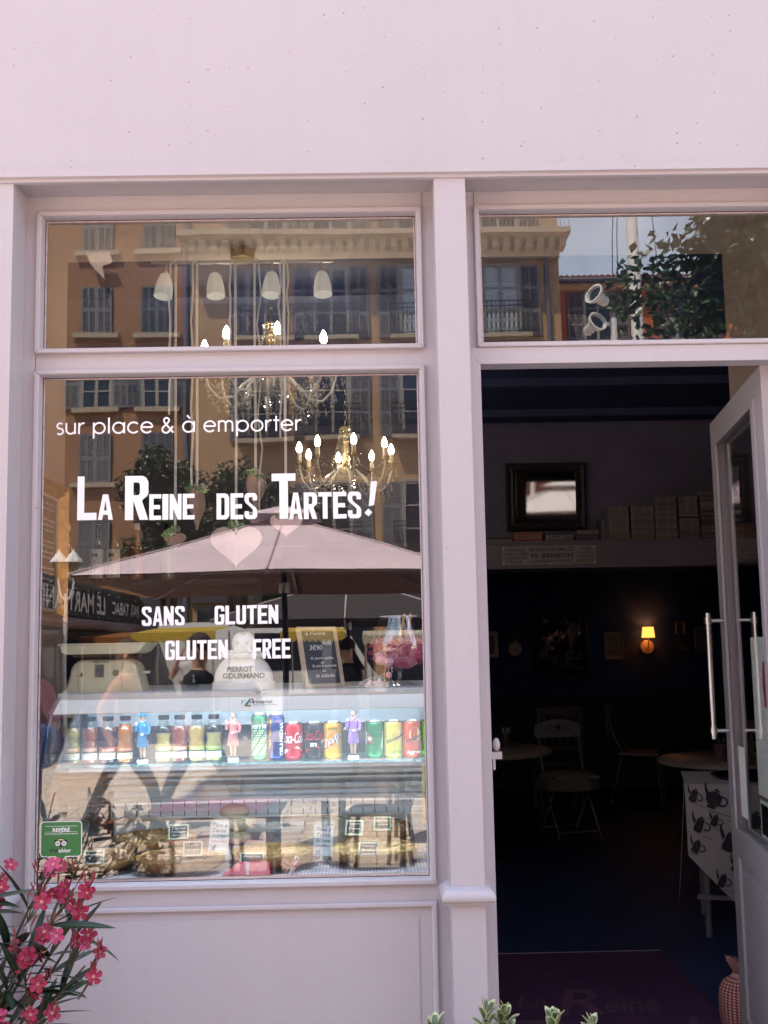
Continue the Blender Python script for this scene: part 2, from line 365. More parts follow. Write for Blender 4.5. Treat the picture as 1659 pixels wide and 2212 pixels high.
# ---------- vinyl lettering on the display window
BL = {}
T_, S_ = .36, .165
def rc(a,b_,c,d): return [(a,b_),(c,b_),(c,d),(a,d)]
BL['L'] = [rc(0,0,T_,1), rc(T_,0,1,S_)]
BL['E'] = [rc(0,0,T_,1), rc(T_,0,1,S_), rc(T_,.42,.9,.58), rc(T_,1-S_,1,1)]
BL['F'] = [rc(0,0,T_,1), rc(T_,.40,.9,.56), rc(T_,1-S_,1,1)]
BL['T'] = [rc(0,1-S_,1,1), rc(.5-T_/2,0,.5+T_/2,1-S_)]
BL['I'] = [rc(0,0,1,1)]
BL['N'] = [rc(0,0,.31,1), rc(.69,0,1,1), [(.31,1),(.31,.42),(.69,0),(.69,.58)]]
BL['A'] = [[(0,0),(.29,0),(.35,.2),(.5,.2),(.5,.37),(.40,.37),(.5,.76),(.5,1),(.32,1)], [(1,0),(.71,0),(.65,.2),(.5,.2),(.5,.37),(.60,.37),(.5,.76),(.5,1),(.68,1)]]
BL['R'] = [rc(0,0,T_,1), [(T_,1),(.74,1),(.9,.96),(1,.86),(1,.72),(.64,.72),(.64,.80),(.58,.85),(T_,.85)], [(.64,.72),(1,.72),(1,.6),(.93,.53),(.8,.48),(.73,.43),(T_,.43),(T_,.56),(.58,.56),(.64,.61)], [(T_,.43),(.73,.43),(1,0),(.63,0)]]
BL['D'] = [rc(0,0,T_,1), [(T_,1),(.72,1),(.9,.95),(1,.84),(1,.5),(.64,.5),(.64,.79),(.58,.84),(T_,.84)], [(T_,0),(.72,0),(.9,.05),(1,.16),(1,.5),(.64,.5),(.64,.21),(.58,.16),(T_,.16)]]
BL['S'] = [[(0,.3),(.34,.3),(.34,.19),(.40,.15),(.60,.15),(.66,.19),(.66,.33),(.58,.41),(.1,.62),(0,.72),(0,.88),(.08,.96),(.22,1),(.78,1),(.92,.96),(1,.88),(1,.71),(.66,.71),(.66,.81),(.60,.85),(.40,.85),(.34,.81),(.34,.71),(.42,.63),(.9,.43),(1,.33),(1,.12),(.92,.04),(.78,0),(.22,0),(.08,.04),(0,.12)]]
BL['G'] = [[(1,.7),(.66,.7),(.66,.81),(.60,.85),(.40,.85),(.34,.81),(.34,.19),(.40,.15),(.60,.15),(.66,.19),(.66,.40),(.52,.40),(.52,.54),(1,.54),(1,.12),(.92,.04),(.78,0),(.22,0),(.08,.04),(0,.12),(0,.88),(.08,.96),(.22,1),(.78,1),(.92,.96),(1,.88)]]
BL['U'] = [[(0,1),(T_,1),(T_,.2),(.42,.15),(.58,.15),(.64,.2),(.64,1),(1,1),(1,.12),(.92,.04),(.78,0),(.22,0),(.08,.04),(0,.12)]]
def block(b, s, x0, x1, z0, z1, y, gap=.10, wide=None):
    ws = [.5 if c == 'I' else (wide or {}).get(c, 1) for c in s]
    tot = sum(ws) + gap*(len(s)-1); k = (x1-x0)/tot; x = x0
    for c, q in zip(s, ws):
        for poly in BL[c]: b.flat([(x+a*q*k, z0+e*(z1-z0)) for a, e in poly], y)
        x += (q+gap)*k
YL = .1290
b = B()
block(b,'L',-.882,-.824,2.013,2.146,YL); block(b,'A',-.820,-.775,2.013,2.090,YL)
block(b,'R',-.739,-.669,2.011,2.145,YL); block(b,'EINE',-.666,-.530,2.010,2.088,YL)
block(b,'DES',-.464,-.342,2.008,2.087,YL)
block(b,'T',-.298,-.226,2.007,2.145,YL); block(b,'ARTES',-.246,-.029,2.005,2.086,YL)
b.flat([(-.006,2.041),(.010,2.044),(.0205,2.1175),(.0015,2.1165)], YL); b.flat([(-.0195,2.021),(-.007,2.010),(.0045,2.022),(-.0075,2.034)], YL)
tag(b.make('shop_name_lettering', VINYL, w_main), 'largest bold white lettering, the shop name in small capitals')
b = B()
block(b,'SANS',-.686,-.559,1.693,1.750,YL,gap=.13); block(b,'GLUTEN',-.470,-.281,1.693,1.749,YL,gap=.11)
tag(b.make('window_lettering', VINYL, w_main), 'white block lettering SANS GLUTEN')
b = B()
block(b,'GLUTEN',-.616,-.431,1.591,1.648,YL,gap=.11); block(b,'FREE',-.357,-.245,1.590,1.648,YL,gap=.11)
tag(b.make('window_lettering', VINYL, w_main), 'white block lettering GLUTEN FREE')
# "sur place & a emporter" in thin round letters (stroke skeletons, x-height = 1)
ST = {
 's': (.66, [arc(.33,.74,.24,40,270,12) + arc(.33,.25,.26,90,-145,12)]),
 'u': (.95, [[(.08,1)] + arc(.45,.40,.37,180,360,14) + [(.82,1)], [(.82,1),(.82,0)]]),
 'r': (.58, [[(.08,0),(.08,1)], arc(.48,.52,.40,175,80,8,.44)]),
 'p': (1.12, [arc(.55,.5,.47,0,360,22), [(.08,1),(.08,-.42)]]),
 'l': (.30, [[(.12,0),(.12,1.42)]]),
 'a': (1.14, [arc(.52,.5,.47,0,360,22), [(.99,1),(.99,0)]]),
 'c': (1.0, [arc(.52,.5,.47,42,318,20)]),
 'e': (1.08, [[(.99,.52),(.06,.52)], arc(.52,.5,.47,2,318,20)]),
 'm': (1.42, [[(.08,0),(.08,1)], [(.08,.6)] + arc(.37,.66,.29,180,0,10,.31) + [(.66,0)], [(.66,.6)] + arc(.95,.66,.29,180,0,10,.31) + [(1.24,0)]]),
 'o': (1.10, [arc(.54,.5,.47,0,360,22)]),
 't': (.52, [[(.24,0),(.24,1.36)], [(0,.96),(.50,.96)]]),
 '&': (1.12, [[(1.02,0),(.30,.88)] + arc(.44,1.10,.22,212,-30,12) + [(.50,.82),(.20,.52)] + arc(.40,.29,.31,135,330,10) + [(.98,.56)]]),
 ' ': (.42, [])}
b = B(); x = 0; strokes = []
for ch in 'sur place & à emporter':
    if ch == 'à': strokes += [[(x+.40,1.52),(x+.66,1.22)]]; ch = 'a'
    wd, ss = ST[ch]; strokes += [[(x+a, e) for a, e in s] for s in ss]; x += wd + .12
kx = (-.206+.949)/(x-.15); kz = .0345
for i, s in enumerate(strokes):
    b.tube([(-.949+a*kx, YL-.00012*(i%3), 2.2765+e*kz) for a, e in s], .0030, 6, fy=1, fx=.12, up=(0,1,0))
tag(b.make('window_lettering', VINYL, w_main), 'thin white lettering sur place & à emporter')

# ---------- green sticker
st = thing('window_sticker', 'green speech-bubble sticker with a white rim and owl eyes on the window', 'sticker', (0,0,0))
def bubble(d):
    x0,x1,z0,z1 = -.975+d,-.855-d,1.030+d,1.131-d; rr = .010-d*.5
    p = []
    for cx,cz,a0 in ((x1-rr,z0+rr,-90),(x1-rr,z1-rr,0),(x0+rr,z1-rr,90),(x0+rr,z0+rr,180)): p += arc(cx,cz,rr,a0,a0+90,5)
    p = p + [(-.930+d*.5, z0), (-.9165, 1.006+d*1.9), (-.901-d*.5, z0)]
    return p
B().flat(bubble(0), .1293).make('sticker_rim', VINYL, st)
B().flat(bubble(.0022), .1291).make('sticker_field', mat('sticker green', (.045,.20,.055), .4), st)
b = B(); b.text('REPÉRÉ',-.940,-.890,1.101,1.1145,.1289,off=.03); b.flat(rc(-.962,1.1165,-.868,1.1175),.1289); b.flat(rc(-.962,1.1005,-.926,1.1012),.1289); b.flat(rc(-.906,1.1005,-.868,1.1012),.1289)
b.text('SUR',-.921,-.911,1.0985,1.1018,.1289,off=.03); b.text('LE PLUS GRAND SITE DE VOYAGE AU MONDE',-.963,-.867,1.0935,1.0970,.1289,off=.02)
b.text('advisor',-.922,-.886,1.0425,1.054,.1289,off=.02); b.make('sticker_print', VINYL, st)
b = B(); b.text('trip',-.948,-.9225,1.040,1.054,.1289,off=.02)
b.flat([(-.936,1.079),(-.929,1.0775)] + arc(-.9155,1.0735,.012,140,40,6,.010)[::1] + [(-.902,1.0775),(-.895,1.079),(-.8985,1.0735)] + arc(-.9065,1.068,.0085,20,-100,6) + [(-.9155,1.0575)] + arc(-.9245,1.068,.0085,-80,-200,6) + [(-.9325,1.0735)], .1289)
b.make('sticker_dark_print', BLACK, st)
b = B(); b.flat(arc(-.9155,1.0745,.0105,160,20,8,.0065), .1288); b.make('owl_brow', mat('pale yellow', (.72,.62,.25), .5), st)
for cx in (-.9245,-.9065):
    e = B().flat(arc(cx,1.068,.0072,0,360,16)[:-1], .1287).make('owl_eye', VINYL, st)
    q = B(); q.add(*( [ (cx+rr*math.cos(t), .1286, 1.068+rr*math.sin(t)) for t in [2*math.pi*i/12 for i in range(12)] for rr in (.0030,.0042)], [(2*i,2*((i+1)%12),2*((i+1)%12)+1,2*i+1)[::-1] for i in range(12)])); q.flat(arc(cx,1.068,.0014,0,360,8)[:-1], .1286); q.make('eye_ring', BLACK, e)

# ---------- door leaf standing open
door_piv = Vector((1.232,.150,0)); DA = math.atan2(1.352-1.232, .975-.15); DL = .832
dM = Matrix.Translation(door_piv) @ Matrix.Rotation(-DA, 4, 'Z')     # local: +y along the leaf, -x towards the opening
def dbox(b, s0,s1,n0,n1,z0,z1): b.T = dM; b.box(n0,n1,s0,s1,z0,z1); b.T = None
b = B()
dbox(b,DL-.10,DL,-.02,.02,.19,2.466); dbox(b,0,.10,-.02,.02,.19,2.466); dbox(b,.10,DL-.10,-.02,.02,2.37,2.466); dbox(b,.10,DL-.10,-.02,.02,.84,.935); dbox(b,.10,DL-.10,-.02,.02,.19,.27)
dl = b.make('door', DOOR_SHADED, shop)
b = B()
for n0,n1 in ((-.029,-.0205),(.0205,.029)):
    dbox(b,DL-.125,DL-.09,n0,n1,.925,2.38); dbox(b,.09,.125,n0,n1,.925,2.38); dbox(b,.125,DL-.125,n0,n1,2.36,2.38); dbox(b,.125,DL-.125,n0,n1,.925,.945)
b.make('glazing_bead', DOOR_SHADED, dl)
b = B(); dbox(b,DL-.0905,DL-.0885,-.0215,-.0195,.94,2.37); b.make('dark_gap', GAP, dl)
b = B(); dbox(b,.10,DL-.10,-.003,.003,.935,2.37); b.make('door_pane', PANE, dl)
b = B(); dbox(b,.10,DL-.10,-.010,.010,.27,.84); dbox(b,.15,DL-.15,-.016,.016,.32,.79); b.make('kick_panel', DOOR_SHADED, dl)
for sgn in (-1,1):
    b = B(); b.T = dM; s = DL-.105; n = sgn*.085
    b.cyl((n,s,1.262),(n,s,1.726),.0105,n=14)
    for z in (1.292,1.697):
        b.cyl((sgn*.02,s,z),(n,s,z),.0075,n=10); b.cyl((n,s,z-.012),(n,s,z+.012),.0145,n=14); b.cyl((sgn*.02,s,z),(sgn*.026,s,z),.014,n=12)
    b.make('handle', STEEL, dl, smooth=True)
po = thing('paper_poster', 'white poster with red and dark print taped inside the open glazed door', 'poster')
b = B(); b.T = dM; b.box(.0055,.0065,.13,.46,1.10,1.63); b.make('sheet', WHITE, po)
def onleaf(b, draw, n):      # draw in (s,z) mirrored so that it reads from the opening
    q = B(); draw(q); M = dM @ Matrix(((0,1,0,0),(-1,0,0,0),(0,0,1,0),(0,0,0,1)))
    b.T = dM @ Matrix(((0,-1,0,n),(-1,0,0,0),(0,0,1,0),(0,0,0,1))); b.mi = 0
    b.add(q.v, q.f); b.T = None
b = B()
def dr(q):
    q.text('B',-.245,-.205,1.205,1.255,0,off=.03); q.flat([(-.30,1.55),(-.27,1.55),(-.255,1.46),(-.275,1.40),(-.30,1.40),(-.315,1.47)],0); q.flat([(-.26,1.43),(-.22,1.43),(-.215,1.33),(-.262,1.30)],0)
onleaf(b, dr, .0048); b.make('print', mat('poster red', (.45,.05,.07), .6), po)
b = B()
def dr2(q): q.text("D'H",-.295,-.205,1.125,1.180,0,off=.03); q.flat([(-.255,1.58),(-.205,1.58),(-.205,1.595),(-.255,1.595)],0); q.flat([(-.262,1.30),(-.25,1.28),(-.225,1.28),(-.215,1.31)],0)
onleaf(b, dr2, .0047); b.make('dark_print', mat('poster ink',(.03,.03,.05),.6), po)
po2 = thing('framed_notice', 'dark squared notice in a pale frame below the poster on the door glass', 'notice')
b = B(); b.T = dM; b.box(.0055,.0075,.16,.45,.96,1.085); b.make('frame', WHITE, po2)
b = B(); b.T = dM; b.box(.0045,.0055,.175,.435,.972,1.073); b.make('sheet', BLACK, po2)
no = thing('notice_strip', 'pale paper notice strip stuck by the edge of the door glass', 'notice')
b = B(); b.T = dM; b.box(-.0062,-.005,.60,.70,.99,1.24); b.make('sheet', WHITE, no)

# ------------------------------------------------------------------ room
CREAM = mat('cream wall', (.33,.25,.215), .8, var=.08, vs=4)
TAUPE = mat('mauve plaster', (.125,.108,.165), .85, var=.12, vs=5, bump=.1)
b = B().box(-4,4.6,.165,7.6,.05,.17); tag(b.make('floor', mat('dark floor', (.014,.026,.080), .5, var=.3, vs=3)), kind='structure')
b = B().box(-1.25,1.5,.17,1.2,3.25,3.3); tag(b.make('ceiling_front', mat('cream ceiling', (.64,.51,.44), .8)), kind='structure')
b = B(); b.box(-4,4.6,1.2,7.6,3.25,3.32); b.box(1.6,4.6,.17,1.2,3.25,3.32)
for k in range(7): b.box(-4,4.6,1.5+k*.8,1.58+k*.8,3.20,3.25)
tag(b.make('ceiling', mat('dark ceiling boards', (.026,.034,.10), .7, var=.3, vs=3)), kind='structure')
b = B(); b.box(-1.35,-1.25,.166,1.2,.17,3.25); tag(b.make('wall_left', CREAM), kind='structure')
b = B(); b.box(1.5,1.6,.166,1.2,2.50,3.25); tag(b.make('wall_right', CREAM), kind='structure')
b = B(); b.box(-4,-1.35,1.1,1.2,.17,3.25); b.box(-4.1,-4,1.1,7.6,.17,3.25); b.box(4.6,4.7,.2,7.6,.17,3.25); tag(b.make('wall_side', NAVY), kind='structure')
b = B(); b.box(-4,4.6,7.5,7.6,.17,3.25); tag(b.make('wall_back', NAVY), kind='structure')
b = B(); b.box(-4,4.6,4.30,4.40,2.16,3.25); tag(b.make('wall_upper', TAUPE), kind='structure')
bm_ = thing('shelf_beam', 'long mauve beam shelf across the room carrying books and an enamel sign', 'beam', (0,4.03,2.16))
B().box(-4,4.6,0,.27,.0,.175).make('beam', mat('painted beam', (.165,.14,.19), .7, var=.1, vs=4), bm_)
B().box(-4,4.6,-.012,.27,.175,.190).make('shelf_top', mat('painted beam'), bm_)
B().box(-4,4.6,-.008,.0,.0,.016).make('lower_bead', mat('painted beam'), bm_)
# ------------------------------------------------------------------ refrigerated display case behind the window
ENAMEL = mat('white enamel', (.80,.82,.84), .3)
GREYP = mat('grey case panel', (.58,.66,.74), .4)
CASEG = glass('case glass', 2.1, (.96,.98,.98))
case = thing('display_case', 'white refrigerated glass counter behind the shop window, filled with drinks and tarts', 'display case', (0,0,0))
X0, X1 = -.992, .20
b = B(); b.box(X0,X1+.0,.33,1.06,1.4715,1.4925); b.make('top_shelf', ENAMEL, case)
b = B(); b.tube([(X0,.33,1.4820),(X1,.33,1.4820)],.0105,10); b.make('front_rail', mat('satin grey rail', (.60,.60,.62), .3), case, smooth=True)
b = B(); b.add([(X0+.005,.332,1.4710),(X1,.332,1.4710),(X1,.262,1.4330),(X0+.005,.262,1.4330),(X0+.005,.336,1.4690),(X1,.336,1.4690),(X1,.266,1.4300),(X0+.005,.266,1.4300)],
   [(0,3,2,1),(4,5,6,7),(3,7,6,2),(0,1,5,4),(0,4,7,3),(1,2,6,5)]); canopy = b.make('canopy', mat('glowing white panel', (.86,.88,.90), .4, emit=.06, ecol=(.9,.95,1)), case)  # the panel material itself glows faintly
B().cyl((X0+.05,.318,1.452),(X1-.05,.318,1.452),.009,n=10).make('added_tube', mat('added case glow', (.9,.95,1), .4, emit=8, ecol=(.78,.89,1)), case, smooth=True)  # glowing tube out of sight, added to brighten the bottles
B().box(X0+.02,X1-.02,.3855,.3875,1.2420,1.2550).make('tube_cover', mat('satin grey rail'), case)  # strip added to hide the glowing tube behind it
B().cyl((X0+.05,.394,1.249),(X1-.05,.394,1.249),.004,n=8).make('added_tube', mat('added shelf glow', (.8,.85,.9), .4, emit=16, ecol=(.78,.89,1)), case, smooth=True)  # second hidden glow, added to brighten the tarts and back panel
B().box(X0,X1,.336,.372,1.4625,1.4712).make('tube_cover', ENAMEL, case)
# logo sticker on the canopy
def can(u, v):   # u across 0..1 (x -.413..-.301), v up the slope
    t = .15+.7*v; return (-.413+u*.112, .262+.070*t-.0012, 1.4330+.038*t+.0016)
b = B()
q = B(); q.text("l'",0,.09,.45,.8,0); q.text('rtisanat',.34,.86,.42,.80,0,off=.01); b.add([can(a,e) for a,_,e in q.v], q.f)
q = B(); q.text('Première entreprise de France',.34,1.0,.18,.34,0); b.add([can(a,e) for a,_,e in q.v], q.f); b.make('logo_print', BLACK, canopy)
for nm, c, poly in (('logo_green',(.03,.22,.14),[(.08,.15),(.2,.95),(.25,1.0),(.17,.2)]),('logo_red',(.35,.02,.05),[(.26,1.0),(.30,.95),(.37,.4),(.31,.45)]),('logo_blue',(.04,.18,.45),[(.22,.5),(.25,.75),(.285,.5)]),('logo_ochre',(.55,.25,.06),[(.14,.1),(.18,.3),(.30,.28),(.26,.08)])):
    q = B().flat(poly, 0); B().add([can(a,e) for a,_,e in q.v], q.f).make('logo_shape', mat('print '+nm, c, .5), canopy)
# interior
b = B(); b.box(X0,X1,1.03,1.06,.90,1.4715); b.box(X0,X1,.66,.67,1.263,1.4715); bk = b.make('back_panel', mat('pale blue-grey steel', (.70,.78,.87), .4), case)
b = B(); b.box(X0,X1,.985,1.03,1.00,1.075); pf = b.make('air_grille', mat('pale blue-grey steel'), case)
b = B()
for k in range(26):
    for z in (1.040,1.006): b.box(-.985+k*.0445,-.982+k*.0445,.9835,.986,z,z+.022)
b.make('slots', BLACK, pf)
for z,y0,y1,h in ((1.160,.93,1.03,.012),(1.138,.95,1.03,.010),(1.105,.965,1.03,.016)):
    B().box(X0,X1,y0,y1,z,z+h).make('rail', GREYP, case)
b = B(); b.box(X0+.01,X1-.01,.385,.93,1.255,1.263); b.make('glass_shelf', glass('green shelf glass',1.5,(.74,.88,.86)), case)
b = B(); b.box(X0+.01,X1-.01,.3835,.3850,1.2552,1.2628); b.make('shelf_edge', mat('green glass edge', (.10,.28,.28), .15), case)
b = B(); b.box(X0+.01,X1-.01,.62,.64,1.263,1.365); b.make('dark_stage', BLACK, case)
# curved front glass
prof = [(.268,1.430),(.246,1.383),(.224,1.334),(.203,1.284),(.183,1.228),(.168,1.160),(.162,1.07),(.161,.965)]
b = B(); n = len(prof); xs = (X0+.002, X1-.002)
vs = [(x,y,z) for x in xs for y,z in prof] + [(x,y+.005,z) for x in xs for y,z in prof]
fs = []
for i in range(n-1):
    fs.append((i,i+1,n+i+1,n+i)); fs.append((2*n+i,3*n+i,3*n+i+1,2*n+i+1))
b.add(vs, fs); b.make('curved_glass', CASEG, case, smooth=True, ang=60)
for x0, x1 in ((X0-.012,X0),(X1,X1+.012)):
    b = B(); b.add([(x,y,z) for x in (x0,x1) for y,z in prof+[(1.05,.93),(1.05,1.47),(.33,1.47)]], [tuple(range(11)), tuple(range(21,10,-1))] + [(i,i+11,(i+1)%11+11,(i+1)%11) for i in range(11)])
    b.make('side_glass', CLEAR, case)
    b = B(); b.tube([((x0+x1)/2,y-.002,z) for y,z in prof], .006, 6); b.make('end_trim', mat('dark seal', (.02,.025,.04), .4), case)
b = B(); b.box(X0,X1,.172,1.05,.30,.928); b.make('base', GREYP, case)
# polka dot cloth over the deck
def dots(t, p):
    N = t.nodes.new; Lk = t.links.new
    tc = N('ShaderNodeTexCoord'); mp = N('ShaderNodeVectorMath'); mp.operation = 'MULTIPLY'; mp.inputs[1].default_value = (95,95,95); Lk(tc.outputs['Object'], mp.inputs[0])
    fr = N('ShaderNodeVectorMath'); fr.operation = 'FRACTION'; Lk(mp.outputs[0], fr.inputs[0])
    sb = N('ShaderNodeVectorMath'); sb.operation = 'SUBTRACT'; sb.inputs[1].default_value = (.5,.5,.5); Lk(fr.outputs[0], sb.inputs[0])
    fl = N('ShaderNodeVectorMath'); fl.operation = 'MULTIPLY'; fl.inputs[1].default_value = (1,1,0); Lk(sb.outputs[0], fl.inputs[0])
    ln = N('ShaderNodeVectorMath'); ln.operation = 'LENGTH'; Lk(fl.outputs[0], ln.inputs[0])
    lt = N('ShaderNodeMath'); lt.operation = 'LESS_THAN'; lt.inputs[1].default_value = .24; Lk(ln.outputs['Value'], lt.inputs[0])
    mx = N('ShaderNodeMix'); mx.data_type = 'RGBA'; mx.inputs['A'].default_value = (.36,.31,.37,1); mx.inputs['B'].default_value = (.70,.66,.70,1); Lk(lt.outputs[0], mx.inputs['Factor']); Lk(mx.outputs['Result'], p.inputs['Base Color']); p.inputs['Roughness'].default_value = .8
CLOTHD = nodes_mat('mauve polka dot cloth', dots)
b = B(); b.add([(X0,.160,.934),(X1,.160,.934),(X1,1.03,.934),(X0,1.03,.934),(X0,.157,.928),(X1,.157,.928),(X0,.157,.90),(X1,.157,.90)], [(0,1,2,3),(4,5,1,0),(6,7,5,4)]); tag(b.make('dotted_cloth', CLOTHD), 'mauve cloth with small white dots spread under the tarts', 'cloth')

# ---------- juice bottles
def label_wrap(b, draw, r, c, z0, a0, a1, flatw, y=0):
    """wraps a drawing made in (0..flatw, z) round a cylinder of radius r"""
    q = B(); draw(q)
    vs = []
    for x, _, z in q.v:
        t = a0 + (a1-a0)*x/flatw; vs.append((c[0]+r*math.cos(t), c[1]+r*math.sin(t), c[2]+z0+z))
    b.add(vs, q.f)
def grid(q, x0,x1,z0,z1,n=10):
    for i in range(n):
        a, e = x0+(x1-x0)*i/n, x0+(x1-x0)*(i+1)/n; q.add([(a,0,z0),(e,0,z0),(e,0,z1),(a,0,z1)], [(0,1,2,3)])
A0, A1 = R(180+12), R(360-12)
BP = [(.020,0),(.0255,.003),(.0262,.010),(.0262,.052),(.0245,.060),(.0225,.066),(.0225,.070),(.0250,.078),(.0262,.088),(.0258,.100),(.0230,.112),(.0175,.122),(.0155,.127),(.0155,.134)]
def bottle(x, liq, fill, lab, low, word, zt=0, label=''):
    t = thing('juice_bottle', label, 'bottle', (x,.45,1.264), 0, 'juice bottles on the glass shelf')
    pts = [(rr,z) for rr,z in BP if z <= fill+.002]; 
    B().lathe([(rr-.0008,z+.001) for rr,z in pts]+[(.001,pts[-1][1]+.001)],n=22).make('juice', mat('juice '+word, liq, .12, coat=.6), t, smooth=True)
    B().lathe(BP,n=22).make('bottle_glass', glass('bottle glass',1.6,(.88,.87,.84)), t, smooth=True)
    B().lathe([(.0165,.1335),(.0175,.135),(.0178,.146),(.0165,.1475),(.001,.1478)],n=22).make('cap', BLACK, t, smooth=True)
    b = B(); label_wrap(b, lambda q: grid(q,0,1,.036,.050), .0265, (0,0,0), 0, A0, A1, 1); b.make('label_band', mat('label '+word, lab, .5), t)
    b = B(); label_wrap(b, lambda q: grid(q,0,1,.012,.032), .0265, (0,0,0), 0, A0, A1, 1); b.make('fruit_label', mat('fruit label '+word, low, .5, c2=(.82,.80,.76), vs=70), t)
    b = B(); label_wrap(b, lambda q: grid(q,0,1,.032,.036), .0266, (0,0,0), 0, A0, A1, 1); label_wrap(b, lambda q: q.flat(arc(.16,.035,.1,0,360,16,.0062)[:-1],0), .0268, (0,0,0), 0, A0, A1, 1); b.make('label_stripe', BLACK, t)
    b = B(); label_wrap(b, lambda q: (q.text('G',.11,.20,.0315,.0385,0,off=.02), q.text(word,.33,.86,.0395,.0465,0)), .0270, (0,0,0), 0, A0, A1, 1); b.make('label_print', VINYL, t)
    return t
OR = [('orange',(.34,.25,.03),.118,(.60,.27,.05),(.65,.35,.12)),('pamplemousse',(.30,.06,.02),.118,(.58,.22,.12),(.65,.30,.22)),('fraise',(.07,.008,.010),.118,(.62,.13,.06),(.75,.55,.50)),('Abricot',(.55,.15,.004),.122,(.55,.15,.01),(.75,.35,.12)),
      ('ananas',(.50,.37,.10),.092,(.62,.45,.07),(.75,.60,.45)),('tomate',(.30,.045,.025),.118,(.60,.22,.14),(.70,.40,.36)),('Poire',(.46,.30,.08),.118,(.45,.45,.10),(.62,.66,.30)),('pomme',(.50,.40,.15),.096,(.40,.45,.06),(.70,.72,.50))]
BX = [-.981,-.924,-.863,-.809,-.636,-.579,-.523,-.469]
BX = [-.981,-.925,-.866,-.810,-.691+.005,-.634,-.578,-.523]
names = ['pale yellow orange juice bottle, first from the left of the shelf','coppery pamplemousse juice bottle with pink label','dark red fraise juice bottle with white lower label','bright orange Abricot juice bottle','half-empty yellow ananas bottle beside the blue figurine','red tomate juice bottle','amber Poire juice bottle with green label','light pomme juice bottle with green band, last of the row']
for (wd,lq,fl,lb,lo), x, nmx in zip(OR, BX, names): bottle(x, lq, fl, lb, lo, wd, 0, nmx)

# ---------- drink cans
TIN = mat('can aluminium', (.70,.70,.72), .25, 1)
def drink_can(x, w_, h, col, label, extra, y=.45):
    r_ = w_/2
    t = thing('drink_can', label, 'can', (x,y,1.264), 0, 'drink cans on the glass shelf')
    B().lathe([(r_*.80,0),(r_*.97,.006),(r_,.010),(r_,h-.012),(r_*.88,h-.004)],n=26).make('can_body', mat('can '+label[:26], col, .28, .35), t, smooth=True)
    B().lathe([(r_*.885,h-.005),(r_*.90,h),(r_*.84,h),(r_*.82,h-.003),(.001,h-.0035)],n=26).make('lid', TIN, t, smooth=True)
    def W(draw, m, lvl=1, nm='print', a0=A0, a1=A1):
        b = B(); label_wrap(b, draw, r_+.0003*lvl, (0,0,0), 0, a0, a1, 1); b.make(nm, m, t)
    extra(W, h); return t
CW = VINYL
def c_perrier(W,h):
    def d(q):
        for i in range(12):
            for k in range(11):
                if (i*7+k*3) % 5: q.add([(.08+i*.072,0,.016+k*.0075),(.13+i*.072,0,.016+k*.0075),(.13+i*.072,0,.0215+k*.0075),(.08+i*.072,0,.0215+k*.0075)],[(0,1,2,3)])
    W(d, mat('print pale green', (.55,.66,.45), .4)); W(lambda q: q.text('perrier',.10,1.0,.094,.118,0,off=.02), CW, 2)
drink_can(-.375,.053,.147,(.02,.16,.07),'slim dark green can with pale grid print',c_perrier)
def c_orangina(W,h):
    def d(q):
        pts = [(.0,.02),(.0,.10),(.10,.135),(.22,.135),(.30,.12),(.22,.10),(.30,.085),(.20,.07),(.28,.05),(.18,.035),(.24,.02)]; q.flat(pts,0)
    W(d, mat('print orange', (.72,.30,.03), .4))
    b = None
    def v(q):
        g = B(); g.text('ORANGINA',0,1,0,1,0,off=.03); q.add([(.86-z*.20+.02,0,.014+x*.105) for x,_,z in g.v], g.f)
    W(v, CW, 2)
drink_can(-.320,.053,.147,(.012,.025,.16),'slim navy blue can with white vertical lettering',c_orangina)
def wave(q):
    top = [(.05+.9*i/14, .022+.022*math.sin(i/14*2.6+.2)) for i in range(15)]; q.flat(top + [(a, e-.013+.010*i/14) for i,(a,e) in list(enumerate(top))[::-1]], 0)
def c_coke(W,h): W(lambda q: q.text('Coca-Cola',.02,.98,.052,.086,0,off=.01,shear=.35), CW, 2); W(wave, CW)
drink_can(-.2645,.059,.117,(.50,.015,.025),'bright red can with white script and white wave',c_coke)
def c_zero(W,h): W(lambda q: q.text('Coca-Cola',.02,.98,.060,.092,0,off=.01,shear=.35), mat('print red', (.45,.02,.03), .4), 2); W(wave, mat('print red')); W(lambda q: q.text('zero',.36,.64,.040,.052,0,off=.03), CW, 2)
drink_can(-.198,.059,.117,(.018,.012,.015),'black can with red script lettering',c_zero)
def c_oasis(W,h):
    W(lambda q: q.flat(arc(.50,.062,.26,0,360,22,.026)[:-1],0), mat('print aqua', (.30,.58,.62), .4))
    W(lambda q: q.text('ORANGE',.30,.72,.092,.100,0,off=.02), mat('print dark green', (.03,.14,.05), .4), 2)
    def d(q):
        g = B(); g.text('Oasis',0,1,0,1,0,off=.06); q.add([(.12+.66*x-.10*z+.1*x,0,.024+.042*x+.026*z) for x,_,z in g.v], g.f)
    W(d, CW, 2); 
    def d2(q):
        g = B(); g.text('Oasis',0,1,0,1,0,off=.01); q.add([(.12+.66*x-.10*z+.1*x,0,.024+.042*x+.026*z) for x,_,z in g.v], g.f)
    W(d2, mat('print maroon', (.30,.02,.04), .4), 3); W(lambda q: q.flat(arc(.70,.026,.13,0,360,14,.011)[:-1],0), mat('print orange'), 2)
drink_can(-.137,.059,.117,(.72,.32,.02),'golden orange can with a round blue emblem',c_oasis)
